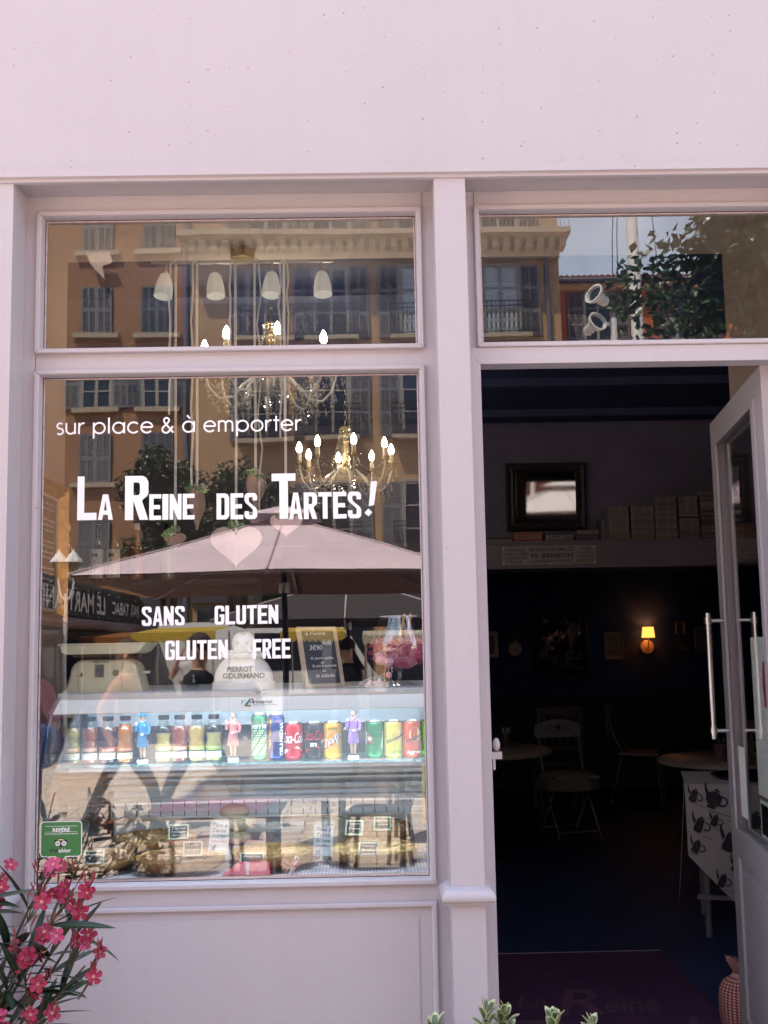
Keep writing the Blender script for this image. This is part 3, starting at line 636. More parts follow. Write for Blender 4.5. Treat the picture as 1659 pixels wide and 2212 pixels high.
def c_7up(W,h):
    W(lambda q: q.flat(arc(.30,.060,.15,0,360,20,.015)[:-1],0), mat('print red'), 2)
    seven = [(0,.9),(0,1),(1,1),(.55,0),(.32,0),(.72,.9)]
    W(lambda q: (q.flat([(.02+.17*a,.042+.040*e) for a,e in seven],0), q.flat([(.72+.27*a,.030+.055*e) for a,e in seven],0)), CW, 1); W(lambda q: q.text('up',.22,.40,.052,.068,0,off=.04), CW, 3)
drink_can(-.002,.059,.117,(.01,.17,.06),'green can with a white numeral and red disc',c_7up)
def schw(word, wcol):
    def f_(W,h):
        W(lambda q: q.flat(arc(.62,.072,.24,0,360,18,.024)[:-1],0), mat('print pale '+word, (.80,.70,.40), .4, c2=(.75,.45,.15), vs=90))
        W(lambda q: q.flat([(.18,.036),(.18,.054),(1.0,.082),(1.0,.064)],0), mat('print pale yellow', (.75,.62,.20), .4), 2)
        def d(q):
            g = B(); g.text('Schweppes',0,1,0,1,0,off=.02,shear=.2); q.add([(.20+.80*x,0,.040+.028*x+.014*z) for x,_,z in g.v], g.f)
        W(d, BLACK, 3); W(lambda q: q.text(word,.28,.90,.010,.022,0,off=.01), wcol, 2)
    return f_
drink_can(.060,.059,.117,(.70,.55,.09),'yellow can with a slanted band and white bubbles',schw('INDIAN TONIC',mat('print dark green')))
drink_can(.121,.059,.117,(.62,.07,.02),'red-orange can with a slanted yellow band and fruit disc',schw('Agrum',CW))
drink_can(.180,.059,.117,(.16,.42,.06),'lime green can half hidden by the window frame',schw('Lemon',CW))

# ---------- three small waving lady figurines
SKIN = mat('figurine skin', (.62,.36,.27), .5)
def figurine(x, col, label, hat, z=1.264):
    t = thing('lady_figurine', label, 'figurine', (x,.41,z), 0, 'waving lady figurines between the drinks')
    B().lathe([(.016,0),(.0175,.002),(.0175,.009),(.015,.012),(.001,.0125)],n=20,sy=.8).make('base', WHITE, t, smooth=True)
    m = mat('figurine coat '+label[20:40], col, .5)
    b = B(); b.lathe([(.017,.050),(.0185,.053),(.0165,.075),(.0135,.092),(.0125,.100),(.0150,.112),(.0165,.120),(.0140,.127),(.007,.131)],n=18,sy=.72)
    b.tube([(.0150,0,.124),(.0215,-.002,.108),(.0205,-.009,.094),(.006,-.015,.092)],[.0055,.0058,.0050,.0042],8)
    b.tube([(-.0145,0,.124),(-.0205,-.003,.112),(-.0195,-.008,.103),(-.0180,-.010,.120)],[.0055,.0056,.0050,.0042],8)
    b.make('coat', m, t, smooth=True)
    b = B(); b.tube([(-.005,0,.012),(-.005,0,.030),(-.006,0,.052)],[.003,.0045,.0055],8); b.tube([(.005,0,.012),(.005,0,.030),(.006,0,.052)],[.003,.0045,.0055],8)
    b.tube([(0,0,.128),(0,0,.136)],.0042,8); b.sph((0,-.001,.1435),.0086,.0088,.0105,14,9); b.sph((0,-.0098,.1425),.0013,.0013,.002,6,5)
    b.make('body', SKIN, t, smooth=True)
    b = B(); b.lathe([(.0095,.139),(.0105,.146),(.0085,.152),(.001,.154)],(0,.002,0),n=14); b.make('hair', mat('grey curls', (.22,.19,.17), .8), t, smooth=True)
    if hat: b = B(); b.lathe([(.018,.1495),(.018,.1503),(.0095,.151),(.0090,.158),(.001,.159)],n=20); b.make('hat', m, t, smooth=True)
    b = B(); b.sph((.002,-.0165,.091),.0055,.004,.004,8,6); b.sph((-.0180,-.0105,.124),.004,.003,.0055,8,6); b.make('glove', WHITE, t, smooth=True)
    b = B()
    for k in range(9): a = R(200+k*17.5); b.sph((.0068*math.cos(a),-.002+.0085*math.sin(a),.1295+.0012*abs(k-4)),.0013,n=6,m=4)
    b.sph((.0085,-.0125,.1205),.0018,n=6,m=4); b.make('pearls', WHITE, t)
    b = B(); b.box(.0165,.0285,-.013,-.007,.073,.083); b.tube(arc(.0225,.083,.0055,0,180,8) and [(a,-.010,e) for a,e in arc(.0225,.083,.0055,0,180,8)],.0006,5); b.make('handbag', BLACK, t)
    b = B(); b.box(-.0090,-.0015,-.010,.004,.012,.0155); b.box(.0015,.0090,-.010,.004,.012,.0155); b.make('shoes', BLACK, t)
    b = B(); b.box(-.0042,-.0022,-.0100,-.0090,.1445,.1455); b.box(.0022,.0042,-.0100,-.0090,.1445,.1455); b.make('eyes', BLACK, t)
    b = B(); b.box(-.0022,.0022,-.0098,-.0088,.1378,.1388); b.make('mouth', mat('lip red', (.5,.05,.05), .5), t)
figurine(-.745,(.02,.22,.45),'small lady figurine in a blue dress and blue hat','hat')
figurine(-.455,(.62,.24,.24),'small lady figurine in a salmon pink coat waving',None)
figurine(-.069,(.34,.18,.50),'small lady figurine in a lilac coat with pearls',None)

# ---------- tarts on glass plates with slate labels
CRUST = mat('baked crust', (.24,.11,.03), .7, c2=(.42,.23,.08), vs=30, bump=.5, bs=60)
def tart(x, y, r_, col, col2, label, h=.028, bumps=40, seed=1, ring=True):
    rr = random.Random(seed)
    t = thing('tart', label, 'tart', (x,y,.945), 0, 'tarts on glass plates')
    wob = lambda a, z: 1+.016*math.sin(a*13+seed)*math.sin(a*3+seed)+.014*math.sin(a*24)
    B().lathe([(r_*.90,0),(r_*1.0,.006),(r_*1.05,h*.85),(r_*1.03,h),(r_*.97,h*.9),(r_*.95,h*.65),(.001,h*.62)],n=96,wob=wob).make('crust', CRUST, t, smooth=True, ang=60)
    b = B(); b.lathe([(r_*.955,h*.60),(r_*.93,h*.80),(r_*.5,h*.95),(.001,h)],n=40)
    for k in range(bumps):
        a, q = rr.uniform(0,6.28), r_*.88*math.sqrt(rr.random()); s = rr.uniform(.010,.022)
        b.T = Matrix.Translation((q*math.cos(a),q*math.sin(a),h*.9)) @ Matrix.Rotation(rr.uniform(0,3.1),4,'Z') @ Matrix.Rotation(rr.uniform(-.12,.12),4,'X'); b.sph((0,0,0),s*rr.uniform(.8,1.6),s*rr.uniform(.5,.9),rr.uniform(.004,.009),10,6); b.T = None
    b.make('filling', mat('filling '+label[:18], col, .45, c2=col2, vs=26, bump=.7, bs=50, coat=.3), t, smooth=True)
def plate(x, y, r_, label):
    t = thing('glass_plate', label, 'plate', (x,y,.9345), 0, 'glass tart plates')
    wob = lambda a, z: 1+.03*math.sin(a*10)*(z/.014)
    B().lathe([(r_*.7,0),(r_*.75,.0),(r_*.92,.004),(r_*1.12,.014),(r_*1.125,.0155),(r_*.92,.0062),(r_*.7,.004),(.001,.0035)],n=50,wob=wob).make('plate', glass('smoked plate glass',1.7,(.62,.60,.62)), t, smooth=True)
TT = [(-.905,.405,.130,(.08,.028,.014),(.26,.11,.035),'dark brown apple tart at the left front corner',.03,60),
      (-.620,.385,.132,(.13,.05,.02),(.34,.16,.05),'deep brown tart in the front beside the sandwich slice',.034,50),
      (-.775,.740,.135,(.36,.19,.055),(.52,.34,.12),'golden plaited tart behind the two brown ones',.036,60),
      (-.330,.430,.128,(.24,.13,.035),(.44,.26,.08),'cut brown tart with pink wrapper in front',.036,50),
      (-.015,.470,.142,(.46,.27,.08),(.60,.42,.18),'pale golden quiche at the right front',.034,40),
      (-.02,.800,.135,(.45,.24,.08),(.55,.32,.14),'pale quiche with reddish top at the right rear',.05,40)]
for i, (x,y,r_,c1,c2,lb,h,nb) in enumerate(TT):
    plate(x,y,r_,'glass plate under the '+lb.replace('under','')[:60]); tart(x,y,r_,c1,c2,lb,h,nb,i+3)
# stacked small breads at the back and a slate-grey cheese
b = B()
sb = thing('bread_roll', 'pale round bread rolls stacked behind the white sablée price card', 'bread', (-.50,.80,.9345))
for k,(dx,dz) in enumerate(((0,0),(.005,.045),(-.004,.09))): B().sph((dx,0,dz+.024),.055,.05,.026,18,9).make('roll', mat('pale dough', (.50,.44,.30), .7, var=.15, vs=20), sb, smooth=True)
ck = thing('cling_wrapped_cake', 'grey-green film-wrapped cake standing behind the brisée card', 'cake', (-.17,.75,.9345))
B().lathe([(.075,0),(.085,.01),(.083,.085),(.07,.10),(.001,.104)],n=24,wob=lambda a,z:1+.03*math.sin(a*7+z*40)).make('cake', mat('film wrapped cake', (.30,.29,.24), .25, var=.3, vs=20, coat=.6), ck, smooth=True)
SLATE = mat('small slate', (.018,.028,.026), .5); SFRAME = mat('pale sage frame', (.50,.54,.42), .5)
def slate(x, y, z, w_, h_, rz, rx, lines, label):
    t = thing('slate_label', label, 'price slate', (x,y,z), rz, 'little slate labels on the tarts')
    T = Matrix.Rotation(rx,4,'X')
    b = B(); b.T = T; b.loop(-w_/2,w_/2,0,h_,[(0,.003),(0,-.003),(.005,-.003),(.005,0)]); b.box(-w_/2,w_/2,.003,.0045,0,h_); b.make('frame', SFRAME, t)
    b = B(); b.T = T; b.box(-w_/2+.005,w_/2-.005,0,.003,.005,h_-.005); b.make('slate', SLATE, t)
    b = B(); b.T = T
    for k, s in enumerate(lines):
        zz = h_-.016-k*(h_-.014)/max(2.2,len(lines)); b.text(s,-w_/2+.009,w_/2-.010,zz,zz+.008,-.0006,shear=.3)
    b.make('chalk_writing', CHALK, t)
slate(-.867,.300,.972,.062,.044,R(8),R(-28),['Pommes'],'slate label leaning on the dark apple tart')
slate(-.655,.545,1.000,.066,.048,R(8),R(-20),['Tarte','Framboise','Abricots'],'slate label on the golden plaited tart')
slate(-.570,.330,.985,.060,.046,R(6),R(-20),['Chocolat','coco jaune'],'slate label stuck in the deep brown front tart')
slate(-.385,.300,.960,.075,.040,R(-3),R(-30),['Poires'],'slate label behind the pink wrapper')
slate(-.075,.520,1.005,.060,.050,R(-14),R(-25),['Courgette','fromage'],'tilted slate label at the left of the pale quiche')
slate(.020,.560,1.012,.058,.046,R(-6),R(-22),['Saumon','épinard'],'slate label at the back of the pale quiche')
slate(-.028,.335,.968,.062,.050,R(-10),R(-30),['Courge','fondue','cumin'],'slate label in front of the pale quiche')
b = B()
# pink wrapper slice, ribbon
pk = thing('pink_wrapped_slice', 'wedge of tart under shiny pink wrapping paper', 'wrapper', (-.395,.300,.9365))
b = B(); b.add([(-.078,-.02,.0),(.070,-.03,.0),(.075,.05,.0),(-.055,.05,.0),(-.030,.0,.034),(.066,-.012,.036),(.068,.042,.034),(-.020,.045,.034)],[(0,3,2,1),(4,5,6,7),(0,1,5,4),(1,2,6,5),(2,3,7,6),(3,0,4,7)]); b.make('wrapper', mat('shiny pink paper', (.68,.12,.16), .25, var=.2, vs=30), pk)
b = B(); b.box(-.002,.006,-.0275,-.024,.002,.037); b.make('tape', WHITE, pk)
rb = thing('pink_ribbon_pen', 'white tube tied with a salmon pink bow in front of the tarts', 'bow', (-.262,.262,.9365))
B().cyl((.0,.0,.002),(.020,.02,.050),.0068,n=12).make('tube', WHITE, rb, smooth=True)
b = B()
for s in (-1,1): b.tube([(0,-.004,.03),(s*.022,-.006,.052),(s*.030,-.006,.036),(s*.012,-.006,.026),(0,-.004,.03),(s*.014,-.008,.012),(s*.020,-.008,.0)],.0042,6,fy=.35)
b.make('bow', mat('salmon ribbon', (.70,.20,.18), .4), rb, smooth=True)
# price cards
def card(x, z, words, label, h_=.092):
    t = thing('price_card', label, 'price card', (x,.330,z), R(3)); t.rotation_euler = (R(-14),R(4),R(3))
    B().box(-.030,.030,0,.0015,0,h_).make('card', mat('pale blue card', (.62,.68,.72), .5), t)
    b = B(); b.loop(-.0275,.0275,.003,h_-.003,[(0,-.0004),(.0007,-.0004)]); b.make('border', mat('ink blue', (.15,.22,.35), .5), t)
    b = B(); zz = h_-.018
    for k, s in enumerate(words):
        hh = .011 if k < len(words)-1 else .017; wd = min(.046, .0085*len(s)); b.text(s,-.024+.002*(k%2),-.024+.002*(k%2)+wd,zz-(.006 if k==len(words)-1 else 0),zz+hh-(.006 if k==len(words)-1 else 0),-.0005,shear=.25); zz -= .0165
    b.make('writing', BLACK, t)
card(-.492,.998,['Pâte à','Tarte','Sablée','(sucrée)','3€'],'pale card reading Pâte à Tarte Sablée (sucrée) 3€')
card(-.168,.978,['Pâte à','Tarte','Brisée','(salée)','3€'],'pale card reading Pâte à Tarte Brisée (salée) 3€')
# ------------------------------------------------------------------ things standing on the counter top
ZT = 1.4926
CREAMP = mat('cream enamel', (.62,.60,.44), .35, var=.06, vs=6)
sc_ = thing('kitchen_scale', 'old cream enamel weighing scale with a flat tray on top', 'scale', (-.8665,.45,ZT))
def rounded_body(x0,x1,z0,z1,r_,taper):
    p = [(x0,z0)] + [(x0+taper+r_-r_*math.cos(R(a)), z1-r_+r_*math.sin(R(a))) for a in range(0,91,15)] + [(x1-taper-r_+r_*math.sin(R(a)), z1-r_+r_*math.cos(R(a))) for a in range(0,91,15)] + [(x1,z0)]
    return p
body = B(); pl = rounded_body(-.123,.123,.004,.102,.042,.016)
k = len(pl); cx = 0
vs = []
for d, y in ((.006,-.062),(.0,-.056),(0,.056),(.006,.062)):
    vs += [(x*(1-d/.123), y, .004+(z-.004)*(1-d/.102)) for x,z in pl]
fs = [tuple(range(k)), tuple(range(4*k-1,3*k-1,-1))]
for i in range(3): fs += [(i*k+j,(i+1)*k+j,(i+1)*k+(j+1)%k,i*k+(j+1)%k) for j in range(k)]
body.add(vs, [q for q in fs]).make('body', CREAMP, sc_, smooth=True, ang=35)
b = B(); b.box(-.127,.127,-.066,.066,0,.006); b.make('foot_flange', CREAMP, sc_)
for x in (-.082,.058):
    b = B(); b.tube([(x+ (0.006 if x<0 else 0),-.0635,.006),(x,-.0635,.05),(x+.004,-.0630,.095)],.0006,5); b.make('seam', mat('seam shade',(.35,.33,.24),.6), sc_)
b = B(); b.loop(-.027,.002,.046,.088,[(0,-.0630),(0,-.0650),(.002,-.0650),(.003,-.0625)]); dz = b.make('dial_window', mat('dial frame',(.30,.28,.20),.5), sc_)
B().box(-.0245,-.0005,-.0628,-.0618,.0485,.0855).make('dial', mat('dial glass',(.16,.15,.17),.1,var=.4,vs=60), dz)
b = B(); b.tube(arc(.039,.060,.010,0,360,4)[:-1] and [(x,-.0640,z) for x,z in arc(.039,.060,.011,45,405,4)[:-1]],.0012,5,closed=True); b.flat(arc(.039,.060,.010,0,360,14)[:-1],-.0633); b.make('maker_plate', mat('dull brass',(.30,.27,.18),.5,.4), sc_)
b = B(); b.sph((-.070,-.0625,.056),.004,.001,.008,8,6); b.box(-.085,-.062,-.0633,-.0630,.051,.0525); b.make('rust_spot', mat('rust',(.13,.07,.04),.9), sc_)
b = B(); b.text('TESTUT',-.035,.022,.0925,.0985,-.0633,off=.01); b.make('print', BLACK, sc_)
B().cyl((.115,-.02,.060),(.140,-.02,.060),.005,n=12).make('knob', STEEL, sc_, smooth=True)
b = B(); b.cyl((-.06,0,.10),(-.06,0,.125),.012); b.cyl((.05,0,.10),(.05,0,.125),.012); b.box(-.07,.06,-.02,.02,.105,.110); b.make('post', mat('dark steel',(.10,.10,.11),.4,.8), sc_)
b = B(); P_ = [(-.136,.152),(-.128,.128),(-.112,.121),(.100,.121),(.118,.127),(.140,.152)]
vs = []
for y0, sh in ((-.085,0),(-.070,.006),(.07,.006),(.085,0)):
    vs += [(x*(1 if not sh else 1.0), y0, z if not sh or z < .15 else z) for x,z in P_]
b.add([(x,y,z) for y in (-.088,.088) for x,z in P_], [(0,1,7,6),(1,2,8,7),(2,3,9,8),(3,4,10,9),(4,5,11,10),(1,0,5,4,3,2),(6,7,8,9,10,11)])
b.tube([(-.136,-.088,.152),(.140,-.088,.152),(.140,.088,.152),(-.136,.088,.152)],.0035,6,closed=True); b.make('tray', CREAMP, sc_, smooth=True, ang=30)
b = B(); b.box(-.100,.090,-.060,-.056,.112,.122); b.make('tray_bracket', mat('rust',(.13,.07,.04),.9), sc_)

# porcelain bust (a plain child's head in a ruff)
PORC = mat('white porcelain', (.90,.88,.86), .12, coat=.5)
bu = thing('porcelain_bust', 'white porcelain child bust with a ruff and black raised lettering', 'bust', (-.4255,.45,ZT))
B().lathe([(.104,0),(.1045,.018),(.102,.022),(.098,.024),(.095,.045),(.090,.062),(.080,.080),(.066,.094),(.050,.103),(.036,.106)],n=40,sy=.55).make('shoulders', PORC, bu, smooth=True, ang=50)
b = B(); b.lathe([(.034,.096),(.052,.098),(.067,.103),(.074,.110),(.070,.116),(.054,.118),(.036,.116)],n=72,sy=.8,wob=lambda a,z:1+.09*math.sin(a*13)); b.lathe([(.030,.112),(.044,.114),(.055,.120),(.050,.126),(.030,.124)],n=72,sy=.85,wob=lambda a,z:1+.09*math.sin(a*13+1.6)); b.make('ruff', PORC, bu, smooth=True, ang=80)
hd = B(); hd.lathe([(.001,.100),(.017,.104),(.027,.111),(.0335,.122),(.0370,.136),(.0380,.150),(.0365,.163),(.031,.174),(.021,.1815),(.010,.1845),(.001,.185)],n=32,sy=.95); hd.sph((0,-.0375,.137),.005,.0065,.0055,10,7); hd.sph((-.021,-.0265,.128),.0095,.009,.009,10,7); hd.sph((.021,-.0265,.128),.0095,.009,.009,10,7); hd.sph((0,-.0315,.1135),.0075,.006,.0055,10,7)
hd.make('head', PORC, bu, smooth=True, ang=80)
for s in (-1,1):
    e = B().sph((s*.0145,-.0345,.145),.0044,.0022,.0030,10,7).make('eye', VINYL, bu, smooth=True); B().sph((s*.0145,-.0364,.145),.0021,.0009,.0022,8,6).make('pupil', mat('grey blue iris',(.06,.08,.11),.2), e, smooth=True)
    B().tube([(s*.0090,-.0368,.1500),(s*.0150,-.0365,.1530),(s*.0205,-.0330,.1512)],.0007,5).make('eyebrow', mat('brow brown',(.35,.24,.16),.6), bu)
b = B(); b.sph((-.0032,-.0368,.1225),.0048,.0020,.0022,8,6); b.sph((.0032,-.0368,.1225),.0048,.0020,.0022,8,6); b.sph((0,-.0362,.1200),.0056,.0022,.0020,8,6); b.make('lips', mat('lip pink',(.55,.14,.11),.35), bu, smooth=True)
B().sph((.003,-.024,.1785),.009,.008,.0055,10,6).make('hair_curl', mat('pale ginger',(.58,.36,.20),.4), bu, smooth=True)
b = B(); b.text('PIERROT',-.046,.036,.055,.073,-.0560,off=.035); b.text('GOURMAND',-.060,.075,.034,.052,-.0575,off=.035); b.make('lettering', BLACK, bu)

# cut-glass drop, rosette on the rail
dm = thing('glass_drop', 'clear faceted glass drop standing left of the bust', 'ornament', (-.585,.42,ZT))
B().lathe([(.008,0),(.019,.006),(.0215,.013),(.012,.024),(.004,.040),(.0012,.044)],n=8).make('crystal', glass('cut crystal',2.2,(.75,.82,.86)), dm)
B().tube(arc(0,.0455,.002,0,360,8)[:-1] and [(a,0,e) for a,e in arc(0,.0465,.0025,0,360,8)[:-1]],.0006,5,closed=True).make('ring', STEEL, dm)
ro = thing('jewelled_rosette', 'small snowflake-shaped jewelled brooch stuck on the counter rail', 'brooch', (-.363,.3175,1.486))
b = B()
for k in range(8):
    a = k*math.pi/4; b.sph((.0125*math.cos(a),0,.0125*math.sin(a)),.0042,.003,.0042,8,6); b.sph((.0185*math.cos(a),0,.0185*math.sin(a)),.0026,.002,.0026,7,5)
    b.tube([(0,0,0),(.018*math.cos(a),0,.018*math.sin(a))],.0013,5)
b.make('petals', mat('silver white',(.75,.74,.76),.2,.5), ro, smooth=True)
B().sph((0,-.003,0),.0062,.004,.0062,8,6).make('stone', mat('aqua stone',(.25,.38,.42),.05,coat=1), ro)

# squared chalkboard
cb = thing('chalkboard', 'small squared chalkboard with pale wooden frame leaning on the counter top', 'chalkboard', (-.157,.41,ZT)); cb.rotation_euler = (R(-17),0,R(30))
FR = mat('pale raw wood', (.50,.40,.31), .7, var=.15, vs=25)
b = B(); b.loop(-.0715,.0715,0,.206,[(0,.009),(0,-.004),(.0125,-.004),(.0125,.001)]); b.box(-.071,.071,.006,.009,.001,.205); b.make('frame', FR, cb)
b = B(); b.box(-.060,.060,0.0,.006,.0115,.1945); b.make('slate', mat('blue-black slate', (.012,.018,.032), .45), cb)
b = B()
for i in range(1,16): b.box(-.060+i*.0075-.0002,-.060+i*.0075+.0002,-.0007,-.0003,.0115,.1945)
for i in range(1,25): b.box(-.060,.060,-.0008,-.0004,.0115+i*.0075-.0002,.0115+i*.0075+.0002)
b.make('ruled_lines', mat('pale rule', (.20,.23,.30), .8), cb)
b = B()
for s,x0,x1,z,h in (("à l'unité",-.045,.030,.178,.012),('3€90',-.038,.010,.126,.018),('la part salée',-.038,.046,.092,.012),('ou',-.004,.010,.080,.007),('la part sucrée',-.036,.052,.066,.012),('ou',-.002,.012,.052,.007),('la salade',-.028,.040,.034,.013)): b.text(s,x0,x1,z,z+h,-.0011,shear=.3,off=.004)
b.make('chalk_writing', CHALK, cb)

# plastic tiara with a cake server beside it
ti = thing('toy_tiara', 'silver toy tiara set with pink stones', 'tiara', (.008,.385,ZT))
b = B(); A_ = [(.055*math.cos(R(a)),.045*math.sin(R(a))) for a in range(190,352,6)]
hgt = lambda t: .012+.058*math.exp(-((t-.86)/.20)**2)+.018*math.exp(-((t-.45)/.25)**2)
b.tube([(x,y,.003) for x,y in A_],.0022,6); b.tube([(x,y,.010) for x,y in A_],.0014,6)
n = len(A_)
for i,(x,y) in enumerate(A_):
    h = hgt(i/(n-1))
    b.sph((x,y,h),.0021,n=6,m=4)
    if i % 3 == 0: b.tube([(x,y,.003),(x,y,h)],.0011,5)
b.sph((A_[-4][0],A_[-4][1],.076),.003,.003,.005,6,5)
for i in range(2,n-3,5): b.tube([(A_[i][0],A_[i][1]-.001,.011+.0)]+[(A_[i][0]+.007*math.cos(R(q)),A_[i][1]-.001,hgt(i/(n-1))*.55+.008*math.sin(R(q))) for q in range(-90,271,40)],.0009,4)
b.make('band', mat('silver plastic',(.70,.68,.70),.2,.8), ti, smooth=True)
b = B()
for i,s in ((5,.005),(10,.006),(15,.007),(21,.009)):
    x,y = A_[min(i,n-1)]; b.sph((x,y-.003,hgt(i/(n-1))*.55),s,.003,s*1.25,8,6)
b.make('stones', mat('pink stones',(.65,.30,.36),.15,coat=.8), ti, smooth=True)
ks = thing('cake_server', 'white-handled cake server lying beside the tiara', 'cake server', (-.035,.372,ZT+.003))
b = B(); b.box(-.055,.0,-.010,.010,0,.0018); b.make('blade', STEEL, ks)
B().tube([(0,0,.002),(.02,0,.006),(.05,.004,.007),(.075,.008,.006)],[.003,.006,.007,.006],8,fy=.7).make('handle', WHITE, ks, smooth=True)

# big brandy glass filled with pink shred
bg_ = thing('brandy_glass', 'huge brandy glass filled with pink tinsel shred and straws', 'glass', (.085,.44,ZT))
GP = [(.060,.002),(.062,.004),(.035,.010),(.012,.018),(.0085,.030),(.0085,.045),(.012,.052),(.040,.060),(.068,.074),(.086,.095),(.0925,.118),(.0915,.140),(.084,.168),(.072,.198),(.0615,.226)]
B().tube([(.0617*math.cos(q),.0617*math.sin(q),.2262) for q in [2*math.pi*i/36 for i in range(36)]],.0011,5,closed=True).make('rim', mat('glass rim',(.7,.7,.72),.1), bg_, smooth=True)
B().lathe(GP,n=40).make('glass', glass('brandy glass glass',2.3,(.965,.945,.955)), bg_, smooth=True, ang=60)
rr = random.Random(5)
def inside(q):
    while True:
        x,y,z = rr.uniform(-.09,.09),rr.uniform(-.09,.09),rr.uniform(.062,.150)
        rad = next((a[0]+(c_[0]-a[0])*(z-a[1])/(c_[1]-a[1]) for a,c_ in zip(GP[6:],GP[7:]) if a[1] <= z <= c_[1]), .088)-.003
        if rad*rad*.25 < x*x+y*y < rad*rad*.96: return x,y,z
for nm, c, cnt, zmax in (('pink_shred',(.70,.05,.20),1700,.150),('orange_shred',(.70,.22,.12),260,.160),('white_shred',(.85,.62,.68),200,.155)):
    b = B()
    for k in range(cnt):
        x,y,z = inside(0); a, e = rr.uniform(0,6.28), rr.uniform(-.8,.9); L_ = rr.uniform(.010,.028); d = Vector((math.cos(a)*math.cos(e),math.sin(a)*math.cos(e),math.sin(e)))*L_
        p = Vector((x,y,z)); s = d.orthogonal().normalized()*.0007; m_ = p+d*.5+Vector((rr.uniform(-.004,.004),rr.uniform(-.004,.004),rr.uniform(-.002,.004)))
        b.add([p-s,p+s,m_+s,m_-s,p+d+s,p+d-s],[(0,1,2,3),(3,2,4,5)])
    tag(b.make(nm, mat(nm.replace('_',' '), c, .3), bg_), kind='stuff')
b = B()
for x,y,z,s in ((-.060,-.055,.085,.020),(-.035,-.068,.080,.017),(-.065,-.04,.100,.015)): b.sph((x,y,z),s,s*.8,s*.8,10,7)
b.make('pompom', mat('pink fluff',(.75,.42,.55),.95,var=.2,vs=80,bump=1,bs=120), bg_, smooth=True)
for x0,x1,c,nm in ((-.012,.016,(.70,.42,.10),'straw'),(.012,.036,(.70,.32,.30),'straw')): B().cyl((x0,-.01,.09),(x1+.004,-.01,.2340),.0042,n=10).make(nm, mat('straw '+str(c[1]),c,.4), bg_, smooth=True)
B().prism([(.010,.215),(.022,.205),(.040,.12),(.028,.11)],.0,.001).make('film_strip', mat('blue film',(.45,.55,.75),.2), bg_)

# ------------------------------------------------------------------ hanging hearts on ribbons
RIB = mat('white satin ribbon', (.90,.89,.88), .4)
def sc8(x, z): return x*1.0817, 1.6+(z-1.6)*1.0817
def cello():
    def f_(t, p):
        N = t.nodes.new; Lk = t.links.new
        lw = N('ShaderNodeTexNoise'); lw.inputs['Scale'].default_value = 45; tc = N('ShaderNodeTexCoord'); Lk(tc.outputs['Object'], lw.inputs['Vector'])
        r_ = N('ShaderNodeValToRGB'); e = r_.color_ramp.elements; e[0].position = .35; e[0].color = (.05,.45,.20,1); e[1].position = .68; e[1].color = (.65,.70,.80,1); q = e.new(.5); q.color = (.45,.60,.25,1); Lk(lw.outputs[0], r_.inputs[0]); Lk(r_.outputs[0], p.inputs['Base Color'])
        p.inputs['Roughness'].default_value = .08; p.inputs['Metallic'].default_value = .2; p.inputs['Alpha'].default_value = .55; p.inputs['Coat Weight'].default_value = 1
    return nodes_mat('iridescent film', f_)
CELLO = cello()
YB = 1.10
def heart_poly(w_, h_, n=28):
    out = []
    for i in range(n):
        t = 2*math.pi*i/n; x = 16*math.sin(t)**3; z = 13*math.cos(t)-5*math.cos(2*t)-2*math.cos(3*t)-math.cos(4*t); out.append((x/32*w_, (z-12)/29*h_))
    return out
def hang(x, ztop, w_, h_, rz, m, label, tails, bow=True):
    x, ztop = sc8(x, ztop)
    t = thing('hanging_heart', label, 'heart ornament', (x,YB,ztop), 0, 'hearts hung on ribbons in the window')
    b = B(); P = heart_poly(w_,h_); k = len(P); vs = []
    for d, y in ((.96,-.006),(1,-.004),(1,.004),(.96,.006)): vs += [(a*d, y, (e+h_*.45)*d-h_*.45) for a,e in P]
    fs = [tuple(range(k)), tuple(range(4*k-1,3*k-1,-1))]
    for i in range(3): fs += [(i*k+j,(i+1)*k+j,(i+1)*k+(j+1)%k,i*k+(j+1)%k) for j in range(k)]
    fs[0] = fs[0][::-1]; fs[1] = fs[1][::-1]; fs[2:] = [q[::-1] for q in fs[2:]]
    b.add(vs, fs); b.make('heart', m, t, rz=rz, smooth=True, ang=40)
    H = 3.196-ztop; rr = random.Random(int(x*1000))
    b = B(); b.tube([(0,0,-h_*.12),(.001,0,H*.3),(-.001,0,H*.7),(0,-.004,H),(.0,0,H+.012),(.0,.01,H)],.0060,6,fx=.15,up=(0,1,0)); b.make('ribbon', RIB, t, smooth=True)
    for dx, L_, sw in tails:
        b = B(); b.tube([(dx*.1,-.008,H+.006),(dx*.5,-.014,H+.012),(dx*.9,-.014,H-.01)]+[(dx+sw*math.sin(q*2.3),-.014+.004*math.sin(q*5),H-.01-L_*q/8) for q in range(1,9)],.0052,6,fx=.16,up=(0,1,0)); b.make('ribbon_tail', RIB, t, smooth=True)
    if bow:
        b = B(); q = random.Random(int(abs(x)*977))
        for k in range(16):
            a = q.uniform(0,6.28); L_ = q.uniform(.02,.05); c = Vector((q.uniform(-.008,.008),-.012,-h_*.02)); d = Vector((math.cos(a)*1.15,q.uniform(-.3,.3),abs(math.sin(a))*.9-.25))*L_; s = Vector((-d.z,q.uniform(-.01,.01),d.x))*.35
            b.add([c, c+d*.6-s, c+d+Vector((0,-.006,0)), c+d*.7+s],[(0,1,2),(0,2,3)])
        b.make('film_bow', CELLO, t)
PINKW = mat('pale pink wood', (.88,.72,.73), .6, var=.05, vs=12); TANW = mat('tan pink wood', (.58,.40,.35), .6, var=.15, vs=12)
hang(-.720,2.052,.088,.066,0,TANW,'smallest tan wooden heart, hanging lowest at the left',[(-.022,.62,.003)])
